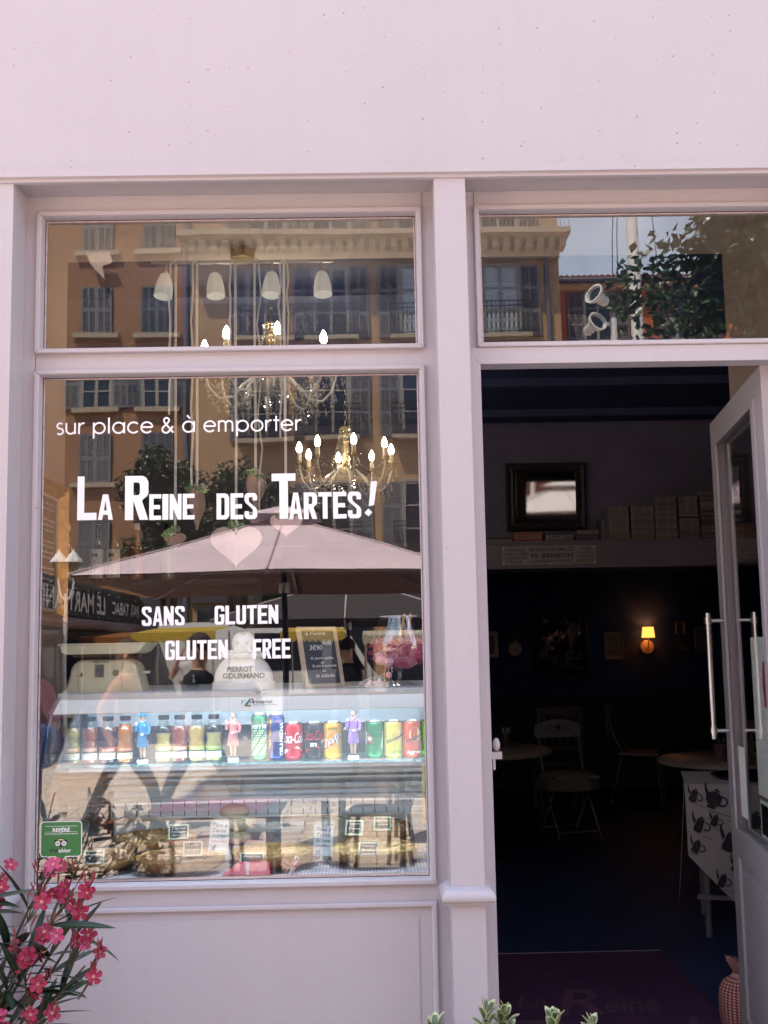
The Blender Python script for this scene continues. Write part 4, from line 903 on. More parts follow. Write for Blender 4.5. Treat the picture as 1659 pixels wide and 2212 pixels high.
hang(-.496,2.072,.205,.166,0,PINKW,'large pale pink wooden heart hanging in the middle',[(-.020,.38,.002)])
hang(-.313,2.115,.130,.094,R(8),PINKW,'medium pale pink heart hanging behind the T of the lettering',[(.016,.55,.004),(-.016,.72,.006)])
hang(-.640,2.215,.12,.165,R(70),TANW,'tan heart turned edge-on, hanging left of the large pink one',[(-.018,.95,.004)])
hang(-.424,2.262,.12,.145,R(62),TANW,'tan heart turned edge-on, hanging right of the large pink one',[(.020,1.02,.010)])

# ------------------------------------------------------------------ spot bar with four white shades
pb = thing('ceiling_spot_bar', 'metal ceiling bar with four ribbed white glass shades', 'ceiling lamp', (-.508,YB,3.2))
b = B(); b.cyl((-.372,0,0),(.374,0,0),.0065,n=10); b.make('bar', STEEL, pb, smooth=True)
B().lathe([(.048,.010),(.049,.012),(.049,.049),(.001,.05)],n=28).make('ceiling_plate', BRASS, pb, smooth=True)
SH = mat('white ribbed glass', (.72,.70,.66), .35, emit=.06, ecol=(.9,.86,.78))  # shades are unlit; a faint glow is put into their material
for x, tx in ((-.312,.02),(-.113,-.012),(.121,.010),(.324,-.008)):
    b = B(); b.cyl((x,0,-.006),(x,0,-.040),.0055,n=10); b.sph((x,0,-.040),.010,n=10,m=6); b.make('arm', STEEL, pb, smooth=True)
    s = [(.012,-.045),(.020,-.050),(.027,-.066),(.032,-.085),(.0355,-.110),(.0370,-.140),(.0372,-.146),(.0355,-.146),(.034,-.110),(.030,-.085),(.024,-.064),(.012,-.050)]
    prof = []
    b = B(); b.T = Matrix.Translation((x,0,-.045)) @ Matrix.Rotation(tx*5,4,'Y') @ Matrix.Rotation(R(-6),4,'X') @ Matrix.Translation((0,0,.045)); b.lathe(s,n=26,wob=lambda a,z: 1+.012*math.sin(z*900)); b.T = None
    b.make('lamp_shade', SH, pb, smooth=True, ang=50)

# ------------------------------------------------------------------ two crystal chandeliers
BULB = mat('lit candle bulb', (1,.9,.75), .3, emit=16, ecol=(1,.90,.74))
CRY = mat('crystal bead', (.66,.58,.46), .08, .5, coat=1); ARMG = mat('pale glass arm', (.66,.62,.56), .12, coat=.8)
def chandelier(loc, r_, ztop, label, n=8, s=1.0):
    t = thing('chandelier', label, 'chandelier', loc, R(11))
    b = B(); b.lathe([(.008,.24),(.030,.232),(.034,.222),(.020,.214),(.012,.20),(.017,.185),(.011,.17),(.020,.150),(.014,.13),(.022,.105),(.016,.085),(.026,.05),(.020,.02),(.030,.0),(.034,-.02),(.024,-.045)],n=18); b.make('column', mat('amber glass', (.50,.34,.14), .1, .3, coat=1), t, smooth=True)
    B().lathe([(.022,-.110),(.060,-.098),(.084,-.078),(.090,-.062),(.086,-.060),(.055,-.075),(.01,-.08)],n=30).make('bowl', mat('frosted bowl', (.62,.56,.46), .3), t, smooth=True)
    b = B()
    for k in range(5): b.tube([(.004*math.cos(a)*4,0 if k%2 else .016*math.sin(a),ztop-loc[2]-k*0 - 0) for a in ()] or [(0,0,.24),(0,0,.25)],.002,5)
    L_ = ztop-loc[2]-.245; m = max(3,int(L_/.030))
    for k in range(m):
        zc = .258+k*L_/m; b.tube([((.008*math.cos(q) if k%2 else 0),(0 if k%2 else .008*math.cos(q)),zc+.019*math.sin(q)) for q in [2*math.pi*j/10 for j in range(10)]],.0022,5,closed=True)
    b.make('chain', BRASS, t, smooth=True)
    b = B(); b.lathe([(.006,.262+L_),(.03,.25+L_),(.032,.245+L_)],n=14) if False else None
    def bead(b, p, s_): b.add([(p[0]+s_,p[1],p[2]),(p[0],p[1]+s_,p[2]),(p[0]-s_,p[1],p[2]),(p[0],p[1]-s_,p[2]),(p[0],p[1],p[2]+s_*1.25),(p[0],p[1],p[2]-s_*1.25)],[(0,1,4),(1,2,4),(2,3,4),(3,0,4),(1,0,5),(2,1,5),(3,2,5),(0,3,5)])
    crown = B()
    for k in range(12):
        a = k*math.pi/6
        for j in range(14):
            q = j/13; rad = .032+.050*q**1.6; bead(crown,(rad*math.cos(a),rad*math.sin(a),.220-.20*q),.0052)
    tag(crown.make('crown_beads', CRY, t), kind='stuff')
    for k in range(n):
        a = 2*math.pi*k/n; ca, sa = math.cos(a), math.sin(a)
        P = [(.02,-.05),(.25*r_,-.020),(.42*r_,-.060),(.58*r_,-.118),(.78*r_,-.128),(.93*r_,-.080),(r_,-.015),(r_,.012)]
        b = B(); b.tube([(p*ca,p*sa,z) for p,z in P],[.0085,.008,.0075,.007,.007,.0065,.006,.006],8); arm = b.make('arm', ARMG, t, smooth=True)
        b = B(); b.T = Matrix.Translation((r_*ca,r_*sa,0)); b.lathe([(.008,.010),(.030,.016),(.040,.026),(.041,.028),(.030,.020),(.008,.016)],n=16,wob=lambda t_,z:1+.06*math.sin(t_*8)); b.make('drip_cup', glass('cup crystal',2.0,(.85,.76,.60)), arm, smooth=True)
        b = B(); b.T = Matrix.Translation((r_*ca,r_*sa,0)); b.lathe([(.012,.018),(.0125,.05),(.0115,.080),(.001,.0805)],n=12); b.make('candle_sleeve', mat('ivory sleeve', (.60,.50,.36), .4), arm, smooth=True)
        b = B(); b.T = Matrix.Translation((r_*ca,r_*sa,0)); b.lathe([(.009,.080),(.0155,.093),(.0165,.104),(.012,.122),(.005,.136),(.001,.141)],n=12); b.make('bulb', BULB, arm, smooth=True)
        b = B()
        for j in range(18):                          # garland down the arm and pendants
            q = j/17; i = min(6,int(q*7)); u_ = q*7-i; p = P[i][0]*(1-u_)+P[i+1][0]*u_; z = P[i][1]*(1-u_)+P[i+1][1]*u_; bead(b,(p*ca,p*sa,z-.016-.004*math.sin(j*2)),.0056)
        a2 = a+2*math.pi/n
        for j in range(13):
            q = j/12; x = r_*(ca*(1-q)+math.cos(a2)*q); y = r_*(sa*(1-q)+math.sin(a2)*q); bead(b,(x,y,.015-.060*4*q*(1-q)),.0056); bead(b,(x*.86,y*.86,-.02-.10*4*q*(1-q)),.0052)
        for rad, zz in ((r_,-.03),(.82*r_,-.148),(.60*r_,-.142),(.97*r_,-.08),(.70*r_,-.150),(.90*r_,-.115),(1.08*r_,.0),(.45*r_,-.10)):
            for j in range(3): bead(b,(rad*ca+.004*j,rad*sa,zz-.020*j),.0050+.0026*j)
        for j in range(6): q = j/5; bead(b,((.30-.26*q)*r_*1.0*ca,(.30-.26*q)*r_*sa,-.105-.085*q),.0055)
        tag(b.make('crystal_strand', CRY, arm), kind='stuff')
    return t
chandelier((-.445,1.62,2.885),.300,3.25,'large crystal chandelier with lit candle bulbs, cut by the window rail',8)
chandelier((-.136,2.70,2.640),.262,3.25,'smaller crystal chandelier hanging deeper in the room on a long chain',8)

# ------------------------------------------------------------------ gilt menu board, bottles on a shelf, second chalkboard
mb = thing('menu_board', 'tall black menu board in a gilt frame on the left wall', 'menu board', (-1.232,.80,1.73), R(90))
GILT = mat('gilt frame', (.50,.28,.10), .35, .6, var=.3, vs=30)
b = B(); b.loop(-.46,.30,0,.545,[(0,.012),(0,-.030),(.012,-.036),(.022,-.020),(.034,-.028),(.046,-.010),(.050,.0)]); b.make('gilt_frame', GILT, mb, smooth=True, ang=30)
b = B(); b.loop(-.41,.25,.050,.495,[(0,-.002),(0,-.006),(.012,-.006),(.012,.0)]); b.make('mount', mat('pale mount',(.55,.46,.36),.6), mb)
b = B(); b.box(-.398,.238,-.001,.004,.062,.483); b.make('slate', SLATE, mb)
b = B(); rr = random.Random(3)
for k in range(19):
    z = .455-k*.0205
    if k in (2,6,11): continue
    b.text(rr.choice(['Tarte aux légumes','Quiche du jour','Salade de saison','Tarte citron','Crumble maison','Menu du midi']),.06-.1*rr.random(),.215,z,z+.010,-.0016,shear=.2,off=.004)
b.make('chalk_writing', CHALK, mb)
sh_ = thing('bottle_shelf', 'dark wall shelf at the left carrying syrup bottles', 'shelf', (-1.19,2.2,1.95))
b = B(); b.box(-.6,.62,-.12,.14,0,.03); b.make('board', DARKWOOD, sh_)
B().box(-.6,.62,.12,.14,-.25,.0).make('back_strip', DARKWOOD, sh_)
SB = [(.034,0),(.036,.006),(.036,.15),(.028,.185),(.014,.215),(.0135,.27)]
for k,(x,c,lab,txt) in enumerate(((-.48,(.10,.03,.02),0,'tall dark syrup bottle, first on the shelf'),(-.35,(.16,.10,.05),0,'brownish glass bottle with a white cap on the wall shelf'),(-.20,(.03,.05,.025),1,'dark green bottle with a white M label, left of its twin'),(-.115,(.03,.05,.025),1,'dark green bottle with a white M label, right of its twin'),(.0,(.30,.12,.05),0,'amber bottle beside the labelled pair'),(.16,(.22,.30,.26),0,'pale green bottle at the right of the shelf'))):
    t = thing('syrup_bottle', txt, 'bottle', (-1.19+x,2.2,1.9805), 0, 'syrup bottles on the wall shelf')
    B().lathe(SB,n=18).make('bottle', mat('syrup %d'%k, c, .08, coat=1), t, smooth=True); B().lathe([(.0165,.262),(.0165,.295),(.001,.296)],n=14).make('cap', WHITE if k in (1,4) else BLACK, t, smooth=True)
    if lab:
        b = B(); label_wrap(b, lambda q: grid(q,0,1,.02,.165), .0366, (0,0,0), 0, A0, A1, 1); b.make('label', VINYL, t)
        b = B(); label_wrap(b, lambda q: (q.text('M',.35,.62,.125,.145,0,off=.03), q.flat([(.5,.03),(.35,.07),(.5,.11),(.65,.07)],0), q.flat([(.3,.04),(.2,.06),(.4,.09)],0)), .0370, (0,0,0), 0, A0, A1, 1); b.make('label_print', BLACK, t)
c2 = thing('chalkboard', 'black squared menu chalkboard standing at the right end of the counter', 'chalkboard', (.255,.60,1.02)); c2.rotation_euler = (R(-6),0,R(-12))
b = B(); b.loop(-.10,.10,0,.30,[(0,.006),(0,-.005),(.010,-.005),(.010,0)]); b.make('frame', mat('straw yellow wood',(.50,.42,.20),.6), c2)
b = B(); b.box(-.09,.09,.0,.006,.01,.29); b.make('slate', mat('black slate', (.012,.014,.018), .5), c2)
b = B()
for k,s in enumerate(('La','Princesse','1 part/sal','Reine','2 parts','sal','2 parts/')): b.text(s,-.085,-.085+.014*len(s),.252-k*.034,.268-k*.034,-.0006,shear=.3,off=.003)
b.make('chalk_writing', CHALK, c2)
# ------------------------------------------------------------------ dim room seen through the door
MIRROR = mat('old mirror', (.15,.145,.15), .03, 1)
def framed(name, label, cat, x0,x1,z0,z1,y, fw, fm, face, tilt=0, depth=.04, mount=None):
    w_, h_ = x1-x0, z1-z0
    t = thing(name, label, cat, ((x0+x1)/2,y,z0)); t.rotation_euler = (tilt,0,0)
    b = B(); b.loop(-w_/2,w_/2,0,h_,[(0,0),(0,-depth*.7),(fw*.2,-depth),(fw*.5,-depth*.75),(fw*.75,-depth*.9),(fw,-depth*.3),(fw,-.004)]); b.make('frame', fm, t, smooth=True, ang=25)
    g = B(); g.box(-w_/2+fw*.9,w_/2-fw*.9,-.006,0,fw*.9,h_-fw*.9)
    if mount:
        g.make('mount', mount, t); b = B(); k = fw*.9+min(w_,h_)*.17; b.box(-w_/2+k,w_/2-k,-.0085,-.006,k,h_-k); b.make('picture', face, t)
    else: g.make('mirror_glass' if face == MIRROR else 'picture', face, t)
    return t
BF = mat('carved black frame', (.018,.013,.013), .45, bump=1.2, bs=35)
framed('wall_mirror','black-framed mirror above the book shelf reflecting pale parasols','mirror',.973,1.546,2.455,2.94,4.297,.068,BF,MIRROR,R(4.2))
OLDM = nodes_mat('mottled mirror', lambda t,p: None)
def _om(t, p):
    N = t.nodes.new; tc = N('ShaderNodeTexCoord'); n = N('ShaderNodeTexNoise'); n.inputs['Scale'].default_value = 9; n.inputs['Detail'].default_value = 5; t.links.new(tc.outputs['Object'], n.inputs['Vector'])
    b = N('ShaderNodeBump'); b.inputs['Strength'].default_value = .5; b.inputs['Distance'].default_value = .02; t.links.new(n.outputs[0], b.inputs['Height']); t.links.new(b.outputs[0], p.inputs['Normal'])
    p.inputs['Metallic'].default_value = 1; p.inputs['Roughness'].default_value = .08
    n3 = N('ShaderNodeTexNoise'); n3.inputs['Scale'].default_value = 5.5; n3.inputs['Detail'].default_value = 7; n3.inputs['Roughness'].default_value = .7; t.links.new(tc.outputs['Object'], n3.inputs['Vector'])
    cr = N('ShaderNodeValToRGB'); e = cr.color_ramp.elements; e[0].position = .48; e[0].color = (.02,.02,.026,1); e[1].position = .56; e[1].color = (.75,.62,.55,1); t.links.new(n3.outputs[0], cr.inputs[0]); t.links.new(cr.outputs[0], p.inputs['Base Color'])
_om(OLDM.node_tree, OLDM.node_tree.nodes['Principled BSDF'])
framed('wall_mirror','large dark mottled mirror in a heavy black frame on the lower back wall','mirror',1.645,2.205,1.335,1.985,7.49,.07,BF,OLDM,R(1.5))
SEPIA = mat('sepia print', (.10,.09,.085), .6, c2=(.28,.24,.20), vs=22)
PALEF = mat('pale frame', (.34,.30,.27), .6); MOUNT = mat('grey mount', (.30,.27,.26), .7)
framed('wall_picture','small pale-framed picture right of the dark mirror','picture',2.373,2.565,1.49,1.78,7.49,.016,PALEF,SEPIA,0,.02,MOUNT)
framed('wall_picture','black and white framed picture cut by the door pillar','picture',1.06,1.308,1.51,1.822,7.49,.022,BF,SEPIA,0,.02,mat('white mount',(.5,.46,.42),.7))
framed('wall_picture','tiny framed picture right of the lit wall lamp','picture',3.12,3.215,1.74,1.86,7.49,.012,PALEF,SEPIA,0,.02)
framed('wall_picture','multi-view framed picture near the door handle','picture',3.31,3.50,1.555,1.80,7.49,.014,MOUNT,SEPIA,0,.02)
framed('wall_picture','tiny dark picture below the small frame','picture',3.12,3.24,1.55,1.66,7.49,.014,BF,SEPIA,0,.02)
# wall lamps
LSH = mat('orange linen shade', (.75,.42,.14), .8, emit=.75, ecol=(1.0,.36,.06))
LSHU = mat('unlit linen shade', (.10,.075,.06), .8)
for x, z, lit, lb in ((2.815,1.610,1,'wall lamp with lit orange shade on round white plate'),(1.455,1.615,0,'unlit wall lamp with round white plate, left of the dark mirror')):
    t = thing('wall_lamp', lb, 'wall lamp', (x,7.49,z), 0, 'wall lamps on the back wall')
    b = B(); b.lathe([(.070,0),(.072,-.010),(.066,-.018),(.001,-.020)][::-1],n=30,axis='Y'); b.make('wall_plate', mat('white lamp plate',(.50,.46,.42),.5), t, smooth=True)
    b = B(); b.tube([(0,-.015,.0),(0,-.05,-.01),(0,-.075,.02),(0,-.075,.10)],.0055,8); b.make('arm', STEEL, t, smooth=True)
    b = B(); b.lathe([(.066,.098),(.055,.205),(.053,.205),(.063,.098)],(0,-.075,0),n=30); b.make('lamp_shade', LSH if lit else LSHU, t, smooth=True, ang=40)
    if lit: B().sph((0,-.075,.155),.030,.030,.036,14,9).make('bulb', mat('warm lit bulb',(1,.7,.35),.4,emit=8,ecol=(1,.50,.15)), t, smooth=True)

# books on the beam
bk_mats = [mat('book cover %d'%i, c, .6, var=.1, vs=40) for i,c in enumerate([(.22,.19,.18),(.17,.135,.13),(.25,.225,.21),(.06,.05,.065),(.20,.17,.175),(.30,.09,.05),(.28,.16,.08),(.09,.08,.11)])]
PAGES = mat('book pages', (.26,.23,.21), .8); INK = mat('book spine print', (.05,.04,.05), .6)
def book_mesh(L_, th, dp, m, nm='book'):
    """spine towards -y, lying flat: length along x, thickness along z"""
    b = B(); b.box(0,L_,0,dp,0,th*.12); b.box(0,L_,0,dp,th*.88,th); b.box(0,L_,0,.002,th*.12,th*.88)
    b.mi = 1; b.box(.002,L_-.002,.002,dp-.002,th*.12,th*.88)
    b.mi = 2; b.box(L_*.12,L_*.55,-.0006,.0,th*.38,th*.62); b.box(L_*.66,L_*.84,-.0006,.0,th*.40,th*.60)
    o = b.make(nm, [m,PAGES,INK]); return o
protos = {}
rb_ = random.Random(21)
def put_book(x, y, z, L_, th, m, label, upright=False, lean=0):
    key = (round(L_,2), round(th,3), m.name)
    if key not in protos: o = book_mesh(L_, th, .115, m); protos[key] = o
    else: o = protos[key].copy(); COL.objects.link(o)
    o.location = (x,y,z)
    o.rotation_euler = (0, R(-90)+lean, 0) if upright else (0,0,rb_.uniform(-.02,.02))
    tag(o, label, 'book', 'books stacked on the beam shelf'); return o
ZB = 2.3501
ORD = 'lowest second third fourth fifth sixth seventh eighth ninth tenth eleventh twelfth thirteenth fourteenth fifteenth sixteenth seventeenth eighteenth nineteenth twentieth twenty-first twenty-second twenty-third twenty-fourth twenty-fifth twenty-sixth'.split()
def stack(x0, x1, z0, h, th, pal, label):
    z = z0; k = 0
    while z+th < z0+h+.001:
        L_ = round((x1-x0)*.97,2); put_book(x0+rb_.uniform(0,.004),4.055+rb_.uniform(0,.006),z,L_,th,bk_mats[rb_.choice(pal)],(ORD[k]+' from below, ' if k else 'lowest ')+label); z += th+.0011; k += 1
stack(.800,.983,ZB,.05,.0165,[0,3,2],'book lying in the low stack beside the door pillar')
stack(.992,1.19,ZB,.068,.0215,[5,6,0],'reddish book lying in the low stack under the mirror')
stack(1.21,1.405,ZB,.066,.0210,[3,0,3],'book lying in the third low stack')
stack(1.43,1.585,ZB,.075,.0143,[3,7,0],'dark book lying in the fourth low stack')
for k in range(4): put_book(1.592+.0155*(k+1),4.06,ZB,.15-.008*(k%2),.0143,bk_mats[[3,0,7,1][k]],('first','second','third','fourth')[k]+' upright book from the left, standing against the tall stacks',True)
stack(1.655,1.80,ZB,.245,.0122,[0,2,0,4],'paperback in the first tall stack')
stack(1.812,1.972,ZB,.250,.0112,[0,1,4,4],'paperback in the second tall stack')
stack(1.982,2.140,ZB,.305,.0122,[0,1,4,2],'paperback in the third tall stack')
stack(2.150,2.292,ZB,.155,.0112,[0,1,4],'paperback in the low stack under upright books')
for k in range(9): put_book(2.152+.0145*(k+1),4.06,ZB+.157,.145,.0143,bk_mats[[0,1,4,0,2,1,0,4,2][k]],(['first']+ORD[1:9])[k]+' upright book from the left, standing on top of the low stack',True)
stack(2.302,2.440,ZB,.360,.0143,[0,7,2,3,4],'paperback in the tallest stack by the door')
stack(2.455,2.60,ZB,.30,.0143,[0,1,2],'paperback in the stack behind the door glass')

# enamel sign on the beam
sg = thing('enamel_sign', 'old pale enamel sign with dark blue grocery lettering on the beam', 'sign', (.899,4.028,2.187))
SGM = mat('chipped enamel', (.23,.235,.225), .35, var=.08, vs=8); SGB = mat('enamel blue print', (.022,.035,.075), .4)
b = B(); b.box(0,.652,-.008,-.001,0,.128); b.make('plate', SGM, sg)
b = B()
for s,x0,x1,z,h in (('VOLAILLES',.022,.165,.094,.018),('CHARCUTERIE',.014,.178,.066,.018),('CONSERVES',.020,.176,.038,.018),('Tél.14',.055,.135,.010,.019),('BEURRES-FROMAGES',.190,.500,.090,.026),('H. BENECH',.205,.490,.046,.032),('CAFÉS',.535,.620,.097,.020),('VINS FINS',.516,.640,.070,.017),('LIQUEURS',.516,.640,.043,.017),('BISCUITS',.518,.638,.014,.018)):
    b.text(s,x0,x1,z,z+h,-.0092,off=.012 if h < .03 else .035)
b.text('6, Rue Pijeaud, SANARY',.196,.494,.010,.034,-.0092,off=.02,shear=.3); b.make('print', SGB, sg)
b = B()
for x,z in ((.012,.010),(.012,.118),(.638,.118),(.640,.012),(.33,.006)): b.cyl((x,-.0115,z),(x,-.008,z),.0055,n=10)
b.make('screw', STEEL, sg)

# purple door mat with faded script
dmt = thing('door_mat', 'deep purple entrance mat with faded script lettering', 'mat', (0,0,.1705))
B().box(.42,1.33,.32,2.035,0,.009).make('pile', mat('purple pile', (.050,.010,.052), .95, var=.25, vs=12, bump=.6, bs=300), dmt)
B().box(.418,1.332,2.035,2.045,0,.010).make('edge_strip', mat('mat edge',(.32,.28,.30),.5), dmt)
b = B(); b.T = Matrix(((1,0,0,0),(0,0,1,0),(0,-1,0,.0096),(0,0,0,1)))
b.text('R',.70,.90,1.22,1.52,0,shear=.35,off=.01); b.text('eine',.90,1.12,1.24,1.40,0,shear=.35); b.text('Tartes!',.52,1.22,.93,1.18,0,shear=.35,off=.005); b.text('Gourmandes',.80,1.20,.80,.86,0,shear=.35); b.text('La',.55,.68,1.3,1.45,0,shear=.35)
b.T = None; b.make('faded_script', mat('faded mauve print', (.085,.030,.065), .95), dmt)

# gingham sack door stop
def gingham(t, p):
    N = t.nodes.new; Lk = t.links.new
    tc = N('ShaderNodeTexCoord'); sx = N('ShaderNodeSeparateXYZ'); Lk(tc.outputs['Object'], sx.inputs[0])
    at = N('ShaderNodeMath'); at.operation = 'ARCTAN2'; Lk(sx.outputs['Y'], at.inputs[0]); Lk(sx.outputs['X'], at.inputs[1])
    def st_(src, k):
        m = N('ShaderNodeMath'); m.operation = 'MULTIPLY'; m.inputs[1].default_value = k; Lk(src, m.inputs[0]); f_ = N('ShaderNodeMath'); f_.operation = 'FRACT'; Lk(m.outputs[0], f_.inputs[0]); g = N('ShaderNodeMath'); g.operation = 'GREATER_THAN'; g.inputs[1].default_value = .5; Lk(f_.outputs[0], g.inputs[0]); return g
    a, c = st_(at.outputs[0], 4.46), st_(sx.outputs['Z'], 95)
    ad = N('ShaderNodeMath'); ad.operation = 'ADD'; Lk(a.outputs[0], ad.inputs[0]); Lk(c.outputs[0], ad.inputs[1])
    r_ = N('ShaderNodeValToRGB'); r_.color_ramp.interpolation = 'CONSTANT'; e = r_.color_ramp.elements; e[0].color = (.52,.40,.35,1); e[1].position = .25; e[1].color = (.33,.09,.08,1); q = e.new(.75); q.color = (.22,.025,.03,1)
    hf = N('ShaderNodeMath'); hf.operation = 'MULTIPLY'; hf.inputs[1].default_value = .5; Lk(ad.outputs[0], hf.inputs[0]); Lk(hf.outputs[0], r_.inputs[0]); Lk(r_.outputs[0], p.inputs['Base Color']); p.inputs['Roughness'].default_value = .9
GING = nodes_mat('red gingham', gingham)
sk = thing('door_stop_sack', 'red gingham cloth sack tied with cord, heart patch on its side', 'door stop', (1.372,1.10,.171))
wob = lambda a, z: 1+.025*math.sin(a*5+z*30)+.02*math.sin(a*3)
b = B(); b.lathe([(.055,0),(.070,.008),(.076,.04),(.078,.09),(.074,.13),(.060,.158),(.036,.176),(.020,.186)],n=40,wob=wob); b.make('sack', GING, sk, smooth=True)
b = B(); b.T = Matrix.Translation((0,0,.186)) @ Matrix.Rotation(R(18),4,'Y'); b.lathe([(.018,-.002),(.030,.014),(.046,.034),(.050,.050),(.030,.046),(.012,.020),(.001,.012)],n=36,wob=lambda a,z: 1+(.22*math.sin(a*5)+.12*math.sin(a*9+1))*max(0,z)/.05); b.T = None; b.make('ruffle', GING, sk, smooth=True)
b = B(); b.tube([(.021*math.cos(q),.021*math.sin(q),.186) for q in [2*math.pi*i/16 for i in range(16)]],.0042,6,closed=True); b.tube([(-.01,-.022,.186),(-.012,-.045,.165),(-.016,-.062,.14),(-.012,-.073,.12)],.0026,6); b.tube([(.01,-.021,.186),(.03,-.040,.170),(.05,-.055,.150),(.06,-.05,.13)],.0026,6); b.make('cord', mat('cotton cord',(.45,.36,.28),.9), sk, smooth=True)
b = B(); b.T = Matrix.Rotation(R(36),4,'Z') @ Matrix.Translation((0,-.0795,.135)) @ Matrix.Rotation(R(-6),4,'X'); b.add([(a,0,e) for a,e in heart_poly(.070,.085)],[tuple(range(27,-1,-1))]); b.T = None; hp_ = b.make('heart_patch', mat('lace patch',(.36,.28,.25),.9,bump=.8,bs=160), sk)
b = B(); b.T = Matrix.Rotation(R(36),4,'Z') @ Matrix.Translation((0,-.0812,.130)) @ Matrix.Rotation(R(-6),4,'X')
for i in range(22):
    P = heart_poly(.052,.062,22)[i]; b.sph((P[0],0,P[1]),.0022,.001,.0022,5,4)
for x,z in ((-.01,-.014),(.01,-.014),(0,-.028),(-.006,-.038),(.008,-.036)): b.sph((x,0,z),.0045,.001,.0035,6,4)
b.T = None; b.make('embroidery', mat('dark stitching',(.03,.02,.03),.8), hp_)

# table with teapot cloth
tb = thing('side_table', 'narrow metal table under a teapot-print cloth by the door', 'table', (2.04,2.40,.17), R(-15))
b = B(); b.box(-.40,.40,-.26,.26,.72,.745); b.make('tabletop', DARKWOOD, tb)
for x in (-.35,.37):
    for y in (-.22,.22): B().cyl((x,y,0),(x,y,.72),.016,n=10).make('leg', mat('pale metal leg',(.17,.15,.16),.4), tb, smooth=True)
B().box(-.40,.40,-.25,-.22,.185,.205).make('lower_bar', mat('pale metal leg'), tb)
tc_ = thing('teapot_cloth', 'pale tablecloth printed with dark teapots draped over the side table', 'tablecloth', (2.04,2.40,.17), R(-15))
CLP = mat('pale linen', (.40,.345,.34), .85, var=.06, vs=8)
yc = lambda x, z: -.272-.030*math.sin((x+.4)*15+z*3)*(1-min(1,max(0,z/.75)))**.8-.02*(1-z/.75)
def zb(x): return max(.06, .40-(x+.43)*1.05)
b = B(); n1, n2 = 26, 16; vs = []
for i in range(n1+1):
    x = -.435+.84*i/n1
    for j in range(n2+1):
        z = .750-(.750-zb(x))*j/n2; vs.append((x, yc(x,z), z))
fs = [(i*(n2+1)+j,(i+1)*(n2+1)+j,(i+1)*(n2+1)+j+1,i*(n2+1)+j+1)[::-1] for i in range(n1) for j in range(n2)]
b.add(vs, fs)
vs = []; 
for i in range(15):
    y = -.272+.15*i/14; lo = .30+.45*i/14 if i > 3 else .30-.16*(1-abs(i-2)/2)
    for j in range(11):
        z = .750-(.750-lo)*j/10; vs.append((-.435-.05*(1-z/.75)-.02*math.sin(y*20)*(1-z/.75), y, z))
b.add(vs, [(i*11+j,(i+1)*11+j,(i+1)*11+j+1,i*11+j+1) for i in range(14) for j in range(10)])
b.add([(-.435,-.273,.7505),(.405,-.273,.7505),(.405,.27,.7505),(-.435,.27,.7505)],[(0,1,2,3)])
cl_ = b.make('cloth', CLP, tc_, smooth=True, ang=80)
b = B()
def pot(cx, cz, s, rot, kind):
    shapes = [arc(0,0,.5,0,360,18)[:-1] if kind else [(-.36,-.5),(.36,-.5),(.28,.5),(-.28,.5)], [(-.42,-.1),(-.75,.35),(-.9,.75),(-.80,.78),(-.66,.5),(-.36,.2)], [(-.2,.52),(.2,.52),(.1,.68),(-.1,.68)], [(-.3,-.62),(.35,-.62),(.3,-.5),(-.25,-.5)]]
    hx = arc(.55,.05,.38,-110,120,10,.34); hi = arc(.55,.05,.27,-110,120,10,.24); shapes.append(hx+hi[::-1])
    ca, sa = math.cos(rot), math.sin(rot)
    for k, P in enumerate(shapes):
        q = [(cx+s*(a*ca-e*sa), cz+s*(a*sa+e*ca)) for a,e in P]
        q = [(x,z) for x,z in q]; mz = sum(z for _,z in q)/len(q); mx_ = sum(x for x,_ in q)/len(q)
        ar = sum(q[i][0]*q[(i+1)%len(q)][1]-q[(i+1)%len(q)][0]*q[i][1] for i in range(len(q)))
        if ar < 0: q = q[::-1]
        b.add([(x,yc(x,z)-.009,z) for x,z in q],[tuple(range(len(q)))])
    b.add([(cx+s*(-.9),yc(cx,cz)-.003,cz-s*.55),(cx+s*1.0,yc(cx,cz)-.003,cz-s*1.15),(cx+s*1.0,yc(cx,cz)-.003,cz-s*1.19),(cx+s*-.9,yc(cx,cz)-.003,cz-s*.59)],[(3,2,1,0)])
for cx,cz,s,k in ((-.30,.680,.075,1),(-.120,.575,.078,1),(-.375,.555,.060,0),(-.235,.475,.080,0),(-.36,.345,.085,1),(-.140,.345,.045,0),(-.240,.225,.042,0),(-.115,.150,.060,0),(.05,.46,.08,1),(.12,.25,.07,0),(.05,.66,.07,0),(-.02,.58,.05,0),(-.395,.695,.05,0),(-.20,.60,.045,0),(-.30,.575,.045,0),(-.10,.45,.055,1),(-.395,.45,.05,0),(-.21,.36,.05,0),(-.28,.29,.05,0)):
    if cz-s*.6 > zb(cx)+.01: pot(cx,cz,s,R(-24),k)
b.make('teapot_print', mat('sepia black print',(.025,.022,.03),.85), cl_)
ty = thing('serving_tray', 'dark tray lying on the teapot cloth', 'tray', (2.02,2.42,.9215))
b = B(); b.lathe([(.24,0),(.27,.018),(.275,.020),(.262,.020),(.235,.006),(.001,.005)],n=40,sx=1.0,sy=.75); b.make('tray', mat('dark lacquer',(.02,.018,.02),.15,.5), ty, smooth=True)

